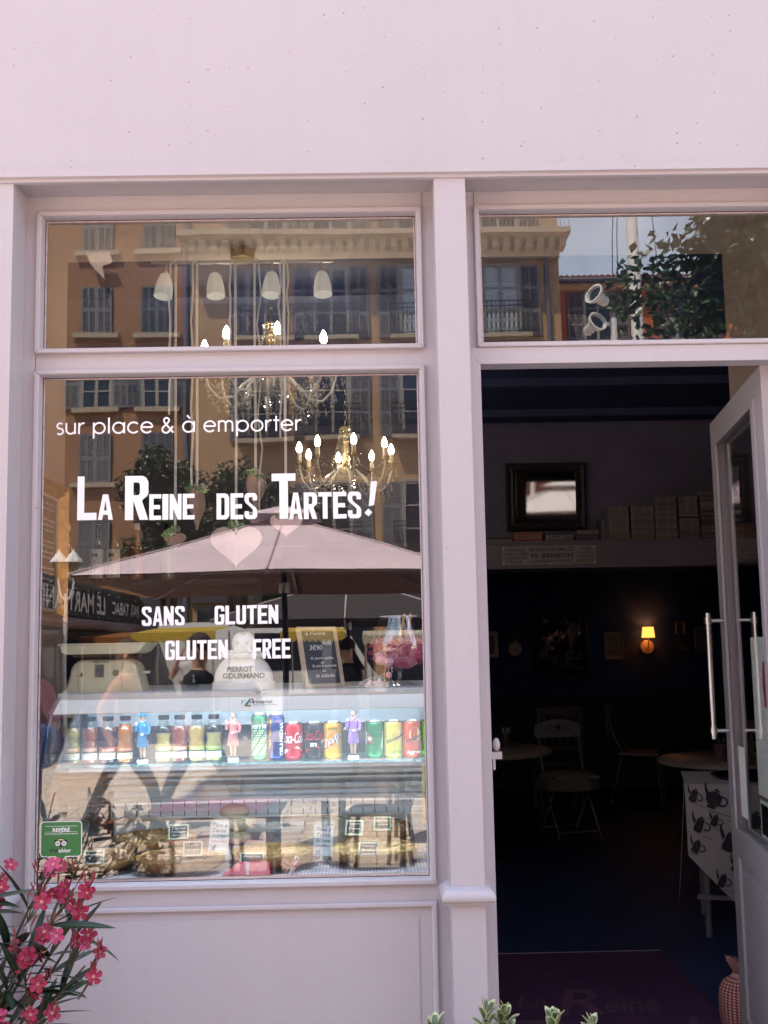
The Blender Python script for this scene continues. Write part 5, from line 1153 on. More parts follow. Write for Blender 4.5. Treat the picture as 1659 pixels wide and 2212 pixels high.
# round tables, chairs
MARB = mat('pale table top', (.26,.21,.18), .35, var=.1, vs=6); IRON = mat('dark iron', (.02,.022,.03), .5)
def round_table(x, y, r_, label):
    t = thing('cafe_table', label, 'table', (x,y,.17), 0, 'round cafe tables inside')
    B().lathe([(r_-.01,.720),(r_,.726),(r_,.746),(r_-.008,.752),(.001,.752)],n=48).make('tabletop', MARB, t, smooth=True)
    b = B(); b.cyl((0,0,.02),(0,0,.72),.035,n=14); b.lathe([(.23,0),(.22,.02),(.05,.05)],n=24); b.make('pedestal', IRON, t, smooth=True); return t
round_table(.72,4.25,.51,'round cafe table beside the door pillar, next to the white chair')
round_table(2.17,3.36,.43,'round cafe table half hidden behind the open door')
for x,y,z,c,lb in ((.93,4.35,.923,(.05,.04,.05),'dark cutlery pot on the table by the pillar'),(2.06,3.2,.923,(.10,.05,.07),'mauve cutlery pot on the table behind the door')):
    t = thing('cutlery_pot', lb, 'cutlery pot', (x,y,z))
    B().lathe([(.034,0),(.042,.10),(.040,.10),(.032,.004),(.001,.003)],n=20).make('pot', mat('pot %.2f'%x, c, .4), t, smooth=True)
    for k in range(5):
        a = k*1.3; B().tube([(.01*math.cos(a),.01*math.sin(a),.01),(.026*math.cos(a),.026*math.sin(a),.135)],.004,6,fx=.4,fy=1.6).make('spoon', STEEL, t)
mn = B().box(-.11,.11,-.07,.07,0,.006).make('menu_card', mat('menu card',(.25,.20,.18),.6), None, (1.93,3.14,.9235), .3); tag(mn, 'menu card lying flat on the right cafe table', 'menu')
WHP = mat('chair white paint', (.20,.20,.26), .6)
fc = thing('folding_chair', 'white folding bistro chair with rose motif on its backrest', 'chair', (1.50,5.10,.17), R(14))
P = [(-.185,0),(.185,0),(.195,.02),(.190,.105),(.12,.125),(.05,.142),(-.05,.142),(-.12,.125),(-.190,.105),(-.195,.02)]
b = B(); b.prism([(a,e+.735) for a,e in P],.155,.172); b.make('backrest', WHP, fc)
b = B()
for cx,cz,a in ((-.07,.80,.5),(-.05,.825,1.2),(-.085,.83,2.2),(.06,.80,2.6),(.085,.825,.6),(.045,.83,1.8),(-.03,.785,2.9),(.03,.785,.3),(.0,.775,1.5),(.1,.795,-.4),(-.105,.80,3.4)):
    b.flat([(cx+.018*math.cos(a),cz+.018*math.sin(a)),(cx+.007*math.cos(a+1.57),cz+.007*math.sin(a+1.57)),(cx-.014*math.cos(a),cz-.014*math.sin(a)),(cx+.007*math.cos(a-1.57),cz+.007*math.sin(a-1.57))],.1542)
b.flat(arc(0,.815,.024,0,360,9)[:-1],.1542); b.make('rose_print', mat('rose print',(.06,.05,.06),.7), fc)
for x in (-.17,.17):
    B().tube([(x,.163,.84),(x,.12,.60),(x,.0,.30),(x,-.20,.0)],.010,8,fx=.6).make('leg', WHP, fc, smooth=True)
    B().tube([(x*.88,-.17,.455),(x*.88,.0,.26),(x*.88,.21,.0)],.010,8,fx=.6).make('leg', WHP, fc, smooth=True)
b = B(); b.cyl((-.17,-.165,.05),(.17,-.165,.05),.006); b.cyl((-.15,.18,.04),(.15,.18,.04),.006); b.make('stretcher', WHP, fc)
b = B(); b.box(-.18,.18,-.19,.14,.445,.465); b.make('seat', WHP, fc)
cu_ = thing('seat_cloth', 'flounced beige seat cover tied over the white chair', 'seat cover', (1.50,5.10,.17), R(14))
b = B(); b.lathe([(.30,.36),(.285,.42),(.262,.47),(.24,.485),(.001,.487)],n=44,sx=.82,sy=.75,wob=lambda a,z: 1+(.05*math.sin(a*9) if z < .44 else 0)); b.make('cover', mat('beige linen',(.17,.14,.12),.9,var=.15,vs=30), cu_, smooth=True, ang=70)
def wood_chair(x, y, rz, m, label, slats=5):
    t = thing('wooden_chair', label, 'chair', (x,y,.17), rz, 'dark chairs deep in the room')
    b = B(); b.box(-.20,.20,-.20,.20,.43,.46); b.make('seat', m, t)
    for sx in (-.18,.18):
        B().box(sx-.018,sx+.018,-.19,-.155,0,.43).make('leg', m, t); B().box(sx-.018,sx+.018,.155,.19,0,.92).make('leg', m, t)
    b = B(); b.box(-.20,.20,.155,.185,.86,.93); b.make('top_rail', m, t); B().box(-.162,.162,.16,.18,.55,.59).make('lower_rail', m, t)
    for k in range(slats): B().box(-.13+k*.26/(slats-1)-.012,-.13+k*.26/(slats-1)+.012,.165,.178,.59,.86).make('slat', m, t)
    return t
WD = mat('brown chair wood', (.060,.038,.034), .5)
wood_chair(1.62,6.2,R(180),WD,'brown slat-back chair behind the white folding chair')
wood_chair(2.75,4.1,R(150),mat('painted chair grey',(.12,.10,.10),.6),'grey-painted chair at the right table by the door')
ch = thing('metal_chair', 'grey metal stacking chair with curved back in the middle of the room', 'chair', (2.48,6.75,.17), R(70))
MC = mat('dull grey metal', (.16,.135,.14), .4, .3)
for s in (-1,1):
    B().tube([(s*.19,-.22,0),(s*.185,-.19,.43),(s*.18,.12,.45),(s*.19,.24,0)],.011,8).make('leg', MC, ch, smooth=True)
    B().tube([(s*.18,.10,.45),(s*.17,.20,.62),(s*.15,.25,.88)],.010,8).make('back_post', MC, ch, smooth=True)
b = B(); b.box(-.19,.19,-.20,.16,.445,.465); b.make('seat', MC, ch); B().add([(-.15,.245,.62),(.15,.245,.62),(.14,.265,.90),(-.14,.265,.90),(-.15,.252,.62),(.15,.252,.62),(.14,.272,.90),(-.14,.272,.90)],[(0,1,2,3),(7,6,5,4),(3,2,6,7),(0,4,5,1),(0,3,7,4),(1,5,6,2)]).make('backrest', MC, ch)
bn = thing('wall_bench', 'dark upholstered bench along the back wall', 'bench', (2.0,7.2,.17))
B().box(-1.9,2.4,-.25,.27,.1,.46).make('seat', mat('dark bench',(.02,.02,.03),.7), bn); B().box(-1.9,2.4,.17,.28,.46,.95).make('backrest', mat('dark bench'), bn)
ct = thing('service_counter', 'dark service counter deep behind the display case', 'counter', (-1.6,4.9,.17))
B().box(-1.2,1.6,-.3,.3,0,1.05).make('cabinet', mat('dark brown panel',(.05,.032,.026),.5,var=.2,vs=3), ct); B().box(-1.25,1.65,-.34,.34,1.05,1.09).make('worktop', DARKWOOD, ct)
# ------------------------------------------------------------------ oleander at the left, variegated shrub in the middle
LEAF = mat('oleander leaf', (.013,.034,.019), .38, var=.35, vs=14); RIBM = mat('leaf midrib', (.09,.12,.04), .5)
def leaf_mesh(L_, wd, bend):
    b = B(); n = 8; vs = []
    for i in range(n+1):
        q = i/n; ww = wd*math.sin(math.pi*min(1,q*.96+.04))**.75*(1-.25*q); z = -bend*q*q*L_; fold = ww*.28
        vs += [(-ww,q*L_,z+fold),(-ww*.07,q*L_,z+.0004),(ww*.07,q*L_,z+.0004),(ww,q*L_,z+fold)]
    b.add(vs,[]); 
    for i in range(n):
        for j,m in ((0,0),(1,1),(2,0)): b.mi = m; b.f.append((i*4+j,i*4+j+1,(i+1)*4+j+1,(i+1)*4+j)); b.m.append(m)
    return b
FL = mat('oleander flower', (.24,.003,.032), .5, c2=(.38,.014,.075), vs=45); FLP = mat('oleander flower pink', (.38,.018,.085), .5, c2=(.48,.05,.15), vs=45); FLC = mat('flower throat', (.55,.22,.18), .5); STEM = mat('oleander stem', (.085,.070,.035), .7); BUD = mat('oleander bud', (.22,.018,.025), .5)
def flower_mesh(s):
    b = B()
    for k in range(5):
        a = k*2*math.pi/5; vs = []
        for q, ww, z in ((.12,.10,0),(.45,.30,.10),(.78,.44,.20),(1.0,.36,.16),(1.14,.12,.06)):
            for t in (-1,0,1):
                x, y = q, t*ww+.10*q; vs.append((s*(x*math.cos(a)-y*math.sin(a)), s*(x*math.sin(a)+y*math.cos(a)), s*(z-(.10 if t == 0 else 0)+(.06 if t == 1 else 0))))
        b.add(vs, [(i*3+j,(i+1)*3+j,(i+1)*3+j+1,i*3+j+1) for i in range(4) for j in range(2)])
    b.mi = 1; b.lathe([(.05*s,-.95*s),(.07*s,-.5*s),(.20*s,-.05*s),(.24*s,.05*s),(.10*s,.02*s),(.001,.0)],n=10)
    return b
ol = thing('oleander', 'oleander bush with red-pink flowers and long dark leaves at the left', 'shrub', (0,.468,-.261)); ol.scale = (1.163,)*3
def place(o, loc, direction, roll):
    d = Vector(direction).normalized(); up = Vector((0,0,1)) if abs(d.z) < .95 else Vector((1,0,0)); x = d.cross(up).normalized(); z = x.cross(d)
    M = Matrix((x,d,z)).transposed().to_4x4() @ Matrix.Rotation(roll,4,'Y'); M.translation = loc; o.matrix_local = M
leaf_protos = [leaf_mesh(L_,wd,bd).make('leaf',[LEAF,RIBM],ol,smooth=True,ang=80) for L_,wd,bd in ((.150,.0115,.10),(.120,.0105,.22),(.170,.0100,.05),(.100,.0085,.15))]
fl_protos = [flower_mesh(s).make('flower',[m_,FLC],ol,smooth=True,ang=80) for s,m_ in ((.0175,FL),(.0150,FLP),(.0165,FL),(.0140,FL))]
ro_ = random.Random(11)
first_leaf = list(leaf_protos); first_fl = list(fl_protos)
def new_leaf(loc, d, roll):
    if first_leaf: o = first_leaf.pop(0)
    else: o = ro_.choice(leaf_protos).copy(); COL.objects.link(o); o.parent = ol
    place(o, loc, d, roll)
def new_fl(loc, d):
    if first_fl: o = first_fl.pop(0)
    else: o = ro_.choice(fl_protos).copy(); COL.objects.link(o); o.parent = ol
    n = Vector(d).normalized(); x = n.orthogonal().normalized(); y = n.cross(x); M = Matrix((x,y,n)).transposed().to_4x4() @ Matrix.Rotation(ro_.uniform(0,1.2),4,'Z'); M.translation = loc; o.matrix_local = M
base = Vector((-1.02,-.62,.25))
tips = [(-.645,-.66,1.115),(-.60,-.62,1.075),(-.70,-.66,1.15),(-.62,-.66,.955),(-.70,-.70,1.00),(-.725,-.72,.985),(-.82,-.70,1.15),(-.80,-.74,1.19),(-.83,-.72,1.02),(-.69,-.72,.87),(-.75,-.74,.85),(-.83,-.72,.86),(-.81,-.66,.93),(-.92,-.66,1.22),(-.95,-.7,1.0),(-.66,-.62,1.03)]
sb_ = B(); bb = B()
for T in tips:
    T = Vector(T); mid = base.lerp(T,.55)+Vector((-.04,ro_.uniform(-.04,.04),.10))
    pts = []
    for i in range(9):
        q = i/8; pts.append(base*(1-q)**2+mid*2*q*(1-q)+T*q*q)
    sb_.tube(pts,[.006-.0005*i for i in range(9)],6)
    for i in range(3,8):
        for k in range(3):
            a = ro_.uniform(0,6.28); d = (pts[i]-pts[i-1]).normalized(); s = d.orthogonal().normalized(); s.rotate(Matrix.Rotation(a,3,d)); new_leaf(pts[i], d*ro_.uniform(.35,1.0)+s*.8+Vector((0,0,-.05)), ro_.uniform(-.6,.6))
for i in range(70):       # low drooping leaves along the bottom edge
    x = ro_.uniform(-1.02,-.80); new_leaf(Vector((x,ro_.uniform(-.75,-.55),ro_.uniform(.66,1.02))), (1,ro_.uniform(-.6,.4),ro_.uniform(-.5,.45)), ro_.uniform(-.5,.5))
clusters = [((-.800,-.72,1.145),10,.040),((-.700,-.66,1.140),6,.034),((-.655,-.64,1.105),4,.026),((-.615,-.66,1.115),2,.010),((-.820,-.74,1.035),4,.026),((-.735,-.72,1.000),4,.026),((-.690,-.70,1.015),4,.026),((-.630,-.66,1.000),3,.018),((-.595,-.64,.975),1,.004),((-.605,-.66,.935),1,.004),((-.705,-.70,.930),2,.016),((-.830,-.72,.880),5,.030),((-.775,-.74,.850),6,.036),((-.695,-.70,.865),3,.022),((-.645,-.64,1.065),2,.010),((-.700,-.72,1.105),1,.01)]
for c, n, sp in clusters:
    c = Vector(c)
    for k in range(n):
        p = c+Vector((ro_.uniform(-sp,sp),ro_.uniform(-sp,sp)*.8,ro_.uniform(-sp,sp)));
        d = (p-c)*18+Vector((ro_.uniform(-.3,.5),-.8,ro_.uniform(0,.5))); new_fl(p, d); sb_.tube([c-Vector((.035,-.02,.055)),p-d.normalized()*.014],[.0016,.0011],5)
    for k in range(4):
        a = c+Vector((ro_.uniform(-sp,sp)*1.4,ro_.uniform(-sp,sp),ro_.uniform(0,sp)*1.4+.01)); d = Vector((ro_.uniform(-.3,.5),ro_.uniform(-.3,.3),.8)).normalized(); bb.tube([a-d*.010,a,a+d*.008,a+d*.018],[.0010,.0020,.0019,.0005],6); sb_.tube([c-Vector((.03,-.02,.05)),a-d*.01],[.0014,.001],5)
sb_.make('stem', STEM, ol, smooth=True); tag(bb.make('buds', BUD, ol, smooth=True), kind='stuff')
pt_ = thing('plant_pot', 'terracotta pot holding the oleander, below the picture', 'pot', (-1.19,-.262,0))
B().lathe([(.15,0),(.20,.26),(.215,.26),(.215,.31),(.195,.31),(.185,.28),(.001,.27)],n=32).make('pot', mat('terracotta',(.38,.16,.09),.8,var=.15,vs=10), pt_, smooth=True)

VAR = mat('variegated leaf heart', (.10,.16,.07), .4, var=.3, vs=30); VARE = mat('cream leaf edge', (.50,.50,.28), .5)
vg = thing('variegated_shrub', 'low shrub with cream-edged leaves at the foot of the door', 'shrub', (0,0,0))
def vleaf(L_, wd):
    b = B(); n = 6; vs = []
    for i in range(n+1):
        q = i/n; ww = wd*math.sin(math.pi*min(1,q*.93+.06))**.6*(.75+.5*q if q < .7 else 1.1); z = -.12*q*q*L_
        vs += [(-ww,q*L_,z+ww*.35),(-ww*.62,q*L_,z+ww*.18),(0,q*L_,z),(ww*.62,q*L_,z+ww*.18),(ww,q*L_,z+ww*.35)]
    b.add(vs,[])
    for i in range(n):
        for j in range(4):
            m = 1 if j in (0,3) or i == n-1 else 0; b.f.append((i*5+j,i*5+j+1,(i+1)*5+j+1,(i+1)*5+j)); b.m.append(m)
    return b
vp = [vleaf(L_,wd).make('leaf',[VAR,VARE],vg,smooth=True,ang=80) for L_,wd in ((.050,.0125),(.043,.0115),(.032,.0090))]
fv = list(vp); vs_b = B()
for (x,y,zt,s) in ((.125,-.50,.755,.8),(.240,-.49,.795,1.15),(.285,-.46,.775,.9),(.185,-.54,.735,.7),(.395,-.50,.772,.9),(.470,-.52,.765,1.0),(.325,-.55,.730,.7),(.43,-.56,.725,.7),(.06,-.55,.715,.8),(.52,-.5,.71,.7)):
    vs_b.tube([(x*.6+.12,-.5,.30),(x,y,.6),(x,y,zt-.01)],[.005,.004,.0025],6)
    for lv in range(7):
        z = zt-.008-lv*.017*s
        for k in range(4):
            a = k*math.pi/2+lv*.8+ro_.uniform(-.3,.3); el = 1.25-lv*.20+ro_.uniform(-.12,.12)
            d = (math.cos(a)*math.cos(el),math.sin(a)*math.cos(el),math.sin(el))
            if fv: o = fv.pop(0)
            else: o = ro_.choice(vp if lv else vp[2:]).copy(); COL.objects.link(o); o.parent = vg
            place(o, Vector((x,y,z)), d, 0)
vs_b.make('stem', STEM, vg, smooth=True)
pl_ = thing('planter', 'dark planter box standing on the pavement below the variegated shrub', 'planter', (.30,-.50,0))
b = B(); b.box(-.35,.35,-.13,.13,0,.03); b.box(-.35,.35,-.13,-.11,.03,.40); b.box(-.35,.35,.11,.13,.03,.40); b.box(-.35,-.33,-.11,.11,.03,.40); b.box(.33,.35,-.11,.11,.03,.40); b.box(-.33,.33,-.11,.11,.03,.36); b.make('trough', mat('dark planter',(.06,.055,.06),.6), pl_)
# ------------------------------------------------------------------ the square behind the camera, seen in the glass
def render_mat(name, c, c2): return mat(name, c, .9, c2=c2, vs=.6, bump=.25, bs=5)
TAN = render_mat('tan render', (.36,.225,.12), (.44,.28,.155)); BROWN = render_mat('ochre brown render', (.25,.125,.065), (.32,.17,.09)); REDR = render_mat('red render', (.40,.10,.04), (.46,.13,.055))
SHUT = mat('grey shutter', (.15,.145,.155), .6); SHUTB = mat('blue-grey shutter', (.08,.09,.11), .6); WFR = mat('cream window frame', (.28,.25,.22), .6); DARKG = mat('dark window glass', (.02,.025,.035), .06); IRONB = mat('balcony iron', (.02,.02,.022), .5); STONE = mat('pale stone trim', (.36,.29,.21), .8, var=.1, vs=3); CURT = mat('blind', (.40,.44,.50), .8)
def shutter_mesh(w_, h_, m, panels=3):
    b = B(); st_ = .06; b.box(0,st_,-.02,.02,0,h_); b.box(w_-st_,w_,-.02,.02,0,h_); b.box(w_/2-.025,w_/2+.025,-.02,.02,0,h_)
    zs = [0]+[h_*(k+1)/panels for k in range(panels)]
    for k, z in enumerate(zs): b.box(st_,w_-st_,-.019,.019,max(0,z-.05),min(h_,z+.05))
    for x0,x1 in ((st_,w_/2-.025),(w_/2+.025,w_-st_)):
        for k in range(panels):
            za, zc_ = zs[k]+.05, zs[k+1]-.05; n = max(3,int((zc_-za)/.055))
            for i in range(n): b.cbox(((x0+x1)/2,0,za+(i+.5)*(zc_-za)/n),(x1-x0,.008,.050),rx=R(38))
    return b
SM = {}
def facade_window(par, x, z0, z1, y, w_, sw, m, closed=False, balcony=False, sill=True, panels=3, left=True, right=True, glassm=None):
    """y = facade plane facing +y"""
    f = B(); f.box(x-w_/2,x+w_/2,y+.003,y+.02,z0,z1); wn = f.make('window', glassm or DARKG, par)
    if not closed:
        b = B(); b.box(x-w_/2-.06,x-w_/2,y,y+.06,z0,z1); b.box(x+w_/2,x+w_/2+.06,y,y+.06,z0,z1); b.box(x-w_/2-.06,x+w_/2+.06,y,y+.06,z1,z1+.07); b.box(x-.05,x+.05,y+.02,y+.05,z0,z1)
        for sx in (-1,1): b.box(x+sx*w_/2-.03*(1+sx),x+sx*w_/2+.03*(1-sx),y+.02,y+.05,z0,z1)
        for q in (.0,.34,.66,.97): b.box(x-w_/2,x+w_/2,y+.021,y+.045,z0+(z1-z0)*q,z0+(z1-z0)*q+.045)
        b.make('frame', WFR, wn)
    key = (round(sw,2),round(z1-z0,2),m.name,panels)
    for side in ((-1,) if left else ())+((1,) if right else ()):
        if closed: xx = x-sw if side < 0 else x
        else: xx = x-w_/2-.06-sw if side < 0 else x+w_/2+.06
        if key not in SM: o = shutter_mesh(sw,z1-z0,m,panels).make('shutter',m,wn); SM[key] = o.data
        else: o = bpy.data.objects.new('shutter',SM[key]); COL.objects.link(o); o.parent = wn
        o.location = (xx,y+.05,z0)
    if sill: B().box(x-w_/2-.25,x+w_/2+.25,y,y+.16,z0-.14,z0-.003).make('sill', STONE, wn)
    if balcony:
        b = B(); X0_, X1_ = x-w_/2-.32, x+w_/2+.32; b.box(X0_,X1_,y,y+.40,z0-.12,z0-.003); b.make('balcony_slab', STONE, wn)
        b = B(); zt = z0+.92
        for p0,p1 in (((X0_,y+.38),(X1_,y+.38)),((X0_,y+.02),(X0_,y+.38)),((X1_,y+.02),(X1_,y+.38))):
            for z in (z0+.05,z0+.78,zt): b.cyl((p0[0],p0[1],z),(p1[0],p1[1],z),.016,n=5)
        n = 13
        for i in range(n+1):
            xx = X0_+(X1_-X0_)*i/n; b.cyl((xx,y+.38,z0),(xx,y+.38,zt),.010,n=5)
            if i < n:
                for zc_ in (z0+.22,z0+.52): b.tube([(xx+(X1_-X0_)/n*(.5+.42*math.cos(q)),y+.38,zc_+.13*math.sin(q)) for q in [2*math.pi*j/8 for j in range(8)]],.008,4,closed=True)
        b.make('balcony_railing', IRONB, wn)
    return wn
YB1 = -25.74
tb1 = thing('apartment_building', 'tall tan apartment house with grey shutters, mirrored in the window', 'building', (0,0,0))
b = B(); b.box(-5.26,5.74,-37,YB1,0,18.4); b.make('wall', TAN, tb1)
B().box(-5.5,5.95,YB1,YB1+.9,13.70,13.86).make('balcony_slab', STONE, tb1)
b = B()
for k in range(34): b.box(-5.2+k*.33,-5.02+k*.33,YB1,YB1+.55,13.42,13.69)
b.box(-5.26,5.74,YB1,YB1+.20,13.20,13.42); b.make('corbel', STONE, tb1)
b = B(); b.cyl((-5.5,YB1+.85,14.85),(5.9,YB1+.85,14.85),.02,n=6)
for k in range(96): b.cyl((-5.5+k*.12,YB1+.85,13.86),(-5.5+k*.12,YB1+.85,14.85),.010,n=4)
b.make('terrace_railing', mat('pale rail iron',(.35,.30,.26),.6), tb1)
B().tube([(-5.34,YB1+.10,0),(-5.34,YB1+.10,16)],.075,8).make('drainpipe', mat('zinc pipe',(.13,.13,.16),.5,.4), tb1)
B().tube([(5.35,YB1+.10,0),(5.35,YB1+.10,13.2)],.065,8).make('drainpipe', mat('zinc pipe'), tb1)
WX = [-3.0,-1.06,1.50,3.95]
for i,x in enumerate(WX):
    for (z0,z1) in ((10.86,13.0),(7.85,10.0),(4.45,6.55)):
        facade_window(tb1,x,z0,z1,YB1,1.05 if i != 1 else .95,.58 if i not in (0,) else .50,SHUT,balcony=True,sill=False,panels=3,left=True,right=(i!=0),glassm=CURT if (i > 1 and z0 > 10) else None)
    facade_window(tb1,x,13.9,16.0,YB1,1.1,.55,SHUT,sill=False)
b = B()
for k in range(4): b.box(-5+k*2.7,-2.7+k*2.7,YB1,YB1+.06,.3,3.0)
b.make('shop_window', DARKG, tb1); B().box(-5.2,5.7,YB1,YB1+.12,3.1,3.7).make('shop_fascia', mat('dark fascia',(.05,.05,.06),.6), tb1)
b = B(); b.box(-5.5,5.95,-37.2,YB1+.5,18.4,18.6); b.make('roof', mat('terracotta roof',(.40,.17,.09),.8,var=.25,vs=4), tb1)
tb2 = thing('apartment_building', 'ochre brown house with closed louvred shutters, left of the tan house in the glass', 'building', (0,0,0))
B().box(-14.5,-5.42,-37,YB1-.12,0,17.2).make('wall', BROWN, tb2)
for x in (-12.2,-8.02,-6.21):
    for z0,z1,cl in ((13.7,15.2,True),(11.12,12.55,True),(8.86,10.3,False),(6.68,8.1,True),(4.2,5.6,True)):
        facade_window(tb2,x,z0,z1,YB1-.12,.86,.46,SHUT if x < -7 else SHUTB,closed=cl,panels=2)
b = B(); b.box(-14.7,-5.3,-37.2,YB1+.3,17.2,17.4); b.make('roof', mat('terracotta roof'), tb2)
b = B(); b.box(-14.5,-5.42,YB1-.12,YB1-.04,.1,3.3); b.make('ground_floor', mat('dark fascia'), tb2)
lc = thing('laundry', 'pale cloth hung over a sill of the brown house', 'laundry', (-7.9,YB1+.12,13.5))
b = B(); b.add([(-.4,0,.1),(.3,0,.1),(.42,.03,-.25),(.1,.02,-.35),(-.25,.05,-.30),(.18,.02,-.8)],[(0,4,3,1),(1,3,2),(3,4,5)]); b.make('cloth', mat('laundry cream',(.60,.45,.35),.9), lc)
tb3 = thing('tiled_house', 'lower red house with wavy clay tile roof, at the right in the glass', 'building', (0,0,0))
B().box(7.0,20,-46,-33.74,0,15.35).make('wall', REDR, tb3)
b = B(); b.box(6.9,20.1,-33.74,-33.45,15.12,15.34); b.make('cornice', mat('ochre cornice',(.55,.36,.16),.8), tb3)
B().tube([(6.8,-33.28,15.40),(20.2,-33.28,15.40)],.09,8).make('gutter', mat('zinc pipe'), tb3)
b = B()
for k in range(62):
    x = 6.9+k*.215
    for j in range(6):
        y = -33.30-j*.55; z = 15.50+j*.16; b.tube([(x,y,z),(x,y-.6,z+.17)],[.105,.088],6)
b.make('roof_tile', mat('clay tile',(.38,.16,.08),.85,var=.45,vs=7), tb3)
b = B(); b.add([(6.9,-33.3,15.42),(20.1,-33.3,15.42),(20.1,-40,17.3),(6.9,-40,17.3)],[(0,1,2,3)]); b.make('roof', mat('clay tile'), tb3)
for x in (8.75,12.2): 
    for z0 in (13.2,10.0): facade_window(tb3,x,z0,z0+1.85,-33.74,1.0,.60,SHUT)
for nm,x0,x1,h,m in (('apartment_building',-34,-14.7,15,TAN),('apartment_building',20.2,44,14,TAN)):
    t = thing(nm, 'tan house at the far left end of the square' if x0 < 0 else 'tan house at the far right end of the square', 'building', (0,0,0)); B().box(x0,x1,-37,-27,0,h).make('wall', m, t)
    for k in range(6):
        for z in (4.5,7.6,10.7): facade_window(t,x0+2+k*3,z,z+1.8,-27,1.0,.5,SHUTB,sill=True)
# cafe wall on the left with its name board
cf = thing('cafe_kiosk', 'low grey cafe front with long dark sign board reading BAR TABAC', 'cafe', (0,0,0))
B().box(-9.5,-5.95,-22.5,-11.5,0,3.15).make('wall', mat('grey cafe wall',(.16,.15,.15),.7), cf)
sgn = B(); sgn.box(-5.95,-5.80,-22.4,-11.6,2.42,3.02); sgn = sgn.make('name_board', mat('charcoal sign board',(.055,.055,.062),.4), cf)
b = B(); b.T = Matrix(((0,1,0,-5.785),(1,0,0,0),(0,0,1,0),(0,0,0,1)))
for s,y0,y1,z0,z1 in (('BAR TABAC',-21.7,-19.3,2.56,2.86),('LE MARYLAND',-18.7,-14.2,2.52,2.92),('LOTO',-13.3,-11.9,2.52,2.92)): b.text(s,y0,y1,z0,z1,0,off=.02)
b.T = None; b.make('sign_lettering', VINYL, sgn)
b = B()
for k in range(14):
    for z in (2.46,2.98): b.sph((-5.79,-22.2+k*.8,z),.022,n=6,m=4)
b.make('bolt', STEEL, sgn)
b = B(); b.tube([(-5.75,-22,2.30),(-5.75,-17,2.27),(-5.75,-12,2.30)],.11,10); b.make('rolled_awning', mat('mauve canvas',(.30,.22,.22),.9), cf, smooth=True)
b = B(); b.box(-5.94,-5.90,-22,-12,.1,2.15); b.make('shop_window', DARKG, cf)
# trees
def tree(name, label, loc, trunk_h, crown, n, ls, m, seed, cat='tree'):
    q = random.Random(seed); t = thing(name, label, cat, loc, 0)
    tr = B(); tr.tube([(0,0,0),(.06,.03,trunk_h*.5),(0,0,trunk_h)],[.20,.15,.11],10)
    cx,cy_,cz,rx,ry,rz = crown
    for k in range(9):
        a = q.uniform(0,6.28); e = q.uniform(-.2,1); tr.tube([(0,0,trunk_h*.85),(cx*.5+.3*math.cos(a),cy_*.5+.3*math.sin(a),(trunk_h+cz)/2),(cx+rx*.7*math.cos(a),cy_+ry*.7*math.sin(a),cz+rz*.6*e)],[.08,.05,.02],6)
    tr.make('trunk', mat('bark',(.10,.075,.055),.9,var=.3,vs=9), t, smooth=True)
    cl = []
    for k in range(46):
        while True:
            p = Vector((q.uniform(-1,1),q.uniform(-1,1),q.uniform(-1,1)))
            if p.length < 1: break
        cl.append((Vector((cx+p.x*rx*.85,cy_+p.y*ry*.85,cz+p.z*rz*.85)), q.uniform(.22,.42)*min(rx,rz)))
    b = B()
    for k in range(n):
        c, s = q.choice(cl); d = Vector((q.gauss(0,1),q.gauss(0,1),q.gauss(0,1))).normalized()*s*(q.random()**.4); p = c+d
        a = Vector((q.gauss(0,1),q.gauss(0,1),q.gauss(-.3,.7))).normalized(); w2 = a.orthogonal().normalized(); w2.rotate(Matrix.Rotation(q.uniform(0,6.28),3,a)); L_ = ls*q.uniform(.7,1.3)
        nrm = a.cross(w2)*L_*.10
        b.add([p, p+a*L_*.5+w2*L_*.30-nrm, p+a*L_, p+a*L_*.5-w2*L_*.30-nrm, p+a*L_*.5+nrm*.5],[(0,1,4),(1,2,4),(2,3,4),(3,0,4)])
    b.make('crown', m, t); return t
FOL = mat('tree foliage', (.014,.040,.014), .35, c2=(.035,.075,.022), vs=3); FOL2 = mat('ficus foliage', (.022,.042,.014), .4, c2=(.06,.085,.028), vs=2)
tree('plane_tree','big broad-leaved tree in front of the red house, mirrored over the door',(7.8,-13.7,0),5.6,(0,0,8.6,3.3,1.8,2.7),21000,.21,FOL,2)
for k,(x,y,h) in enumerate(((-5.0,-21.3,5.0),(-3.3,-21.6,4.7),(-2.0,-21.2,4.2))):
    tree('ficus_tree',['leftmost clipped ficus tree behind the parasol','middle clipped ficus tree behind the parasol','rightmost clipped ficus tree behind the parasol'][k],(x,y,0),2.2,(0,0,h,1.15,1.0,1.9),9500,.125,FOL2,11+k)
# lamp post, mast, spotlights
lp = thing('street_lamp', 'white twin-lantern street lamp by the cafe', 'street lamp', (-5.42,-14.7,0))
WM = mat('white painted iron', (.75,.73,.70), .4)
b = B(); b.tube([(0,0,0),(0,0,.5),(0,0,2.75)],[.07,.05,.035],10); b.make('post', WM, lp, smooth=True)
for s in (-1,1):
    b = B(); b.tube([(0,0,2.6),(s*.10,0,2.72),(s*.14,0,2.95),(s*.13,0,3.02)],.022,8); b.make('arm', WM, lp, smooth=True)
    l = B().lathe([(.06,3.02),(.13,3.30),(.10,3.30),(.04,3.02)],(s*.13,0,0),n=8).make('lantern', glass('lantern glass',1.5,(.75,.75,.7)), lp)
    B().lathe([(.17,3.30),(.16,3.33),(.07,3.46),(.03,3.50),(.001,3.56)],(s*.13,0,0),n=8).make('lantern_cap', WM, l)
ms = thing('flag_mast', 'tall white mast with thin stay cables', 'mast', (7.45,-23.5,0))
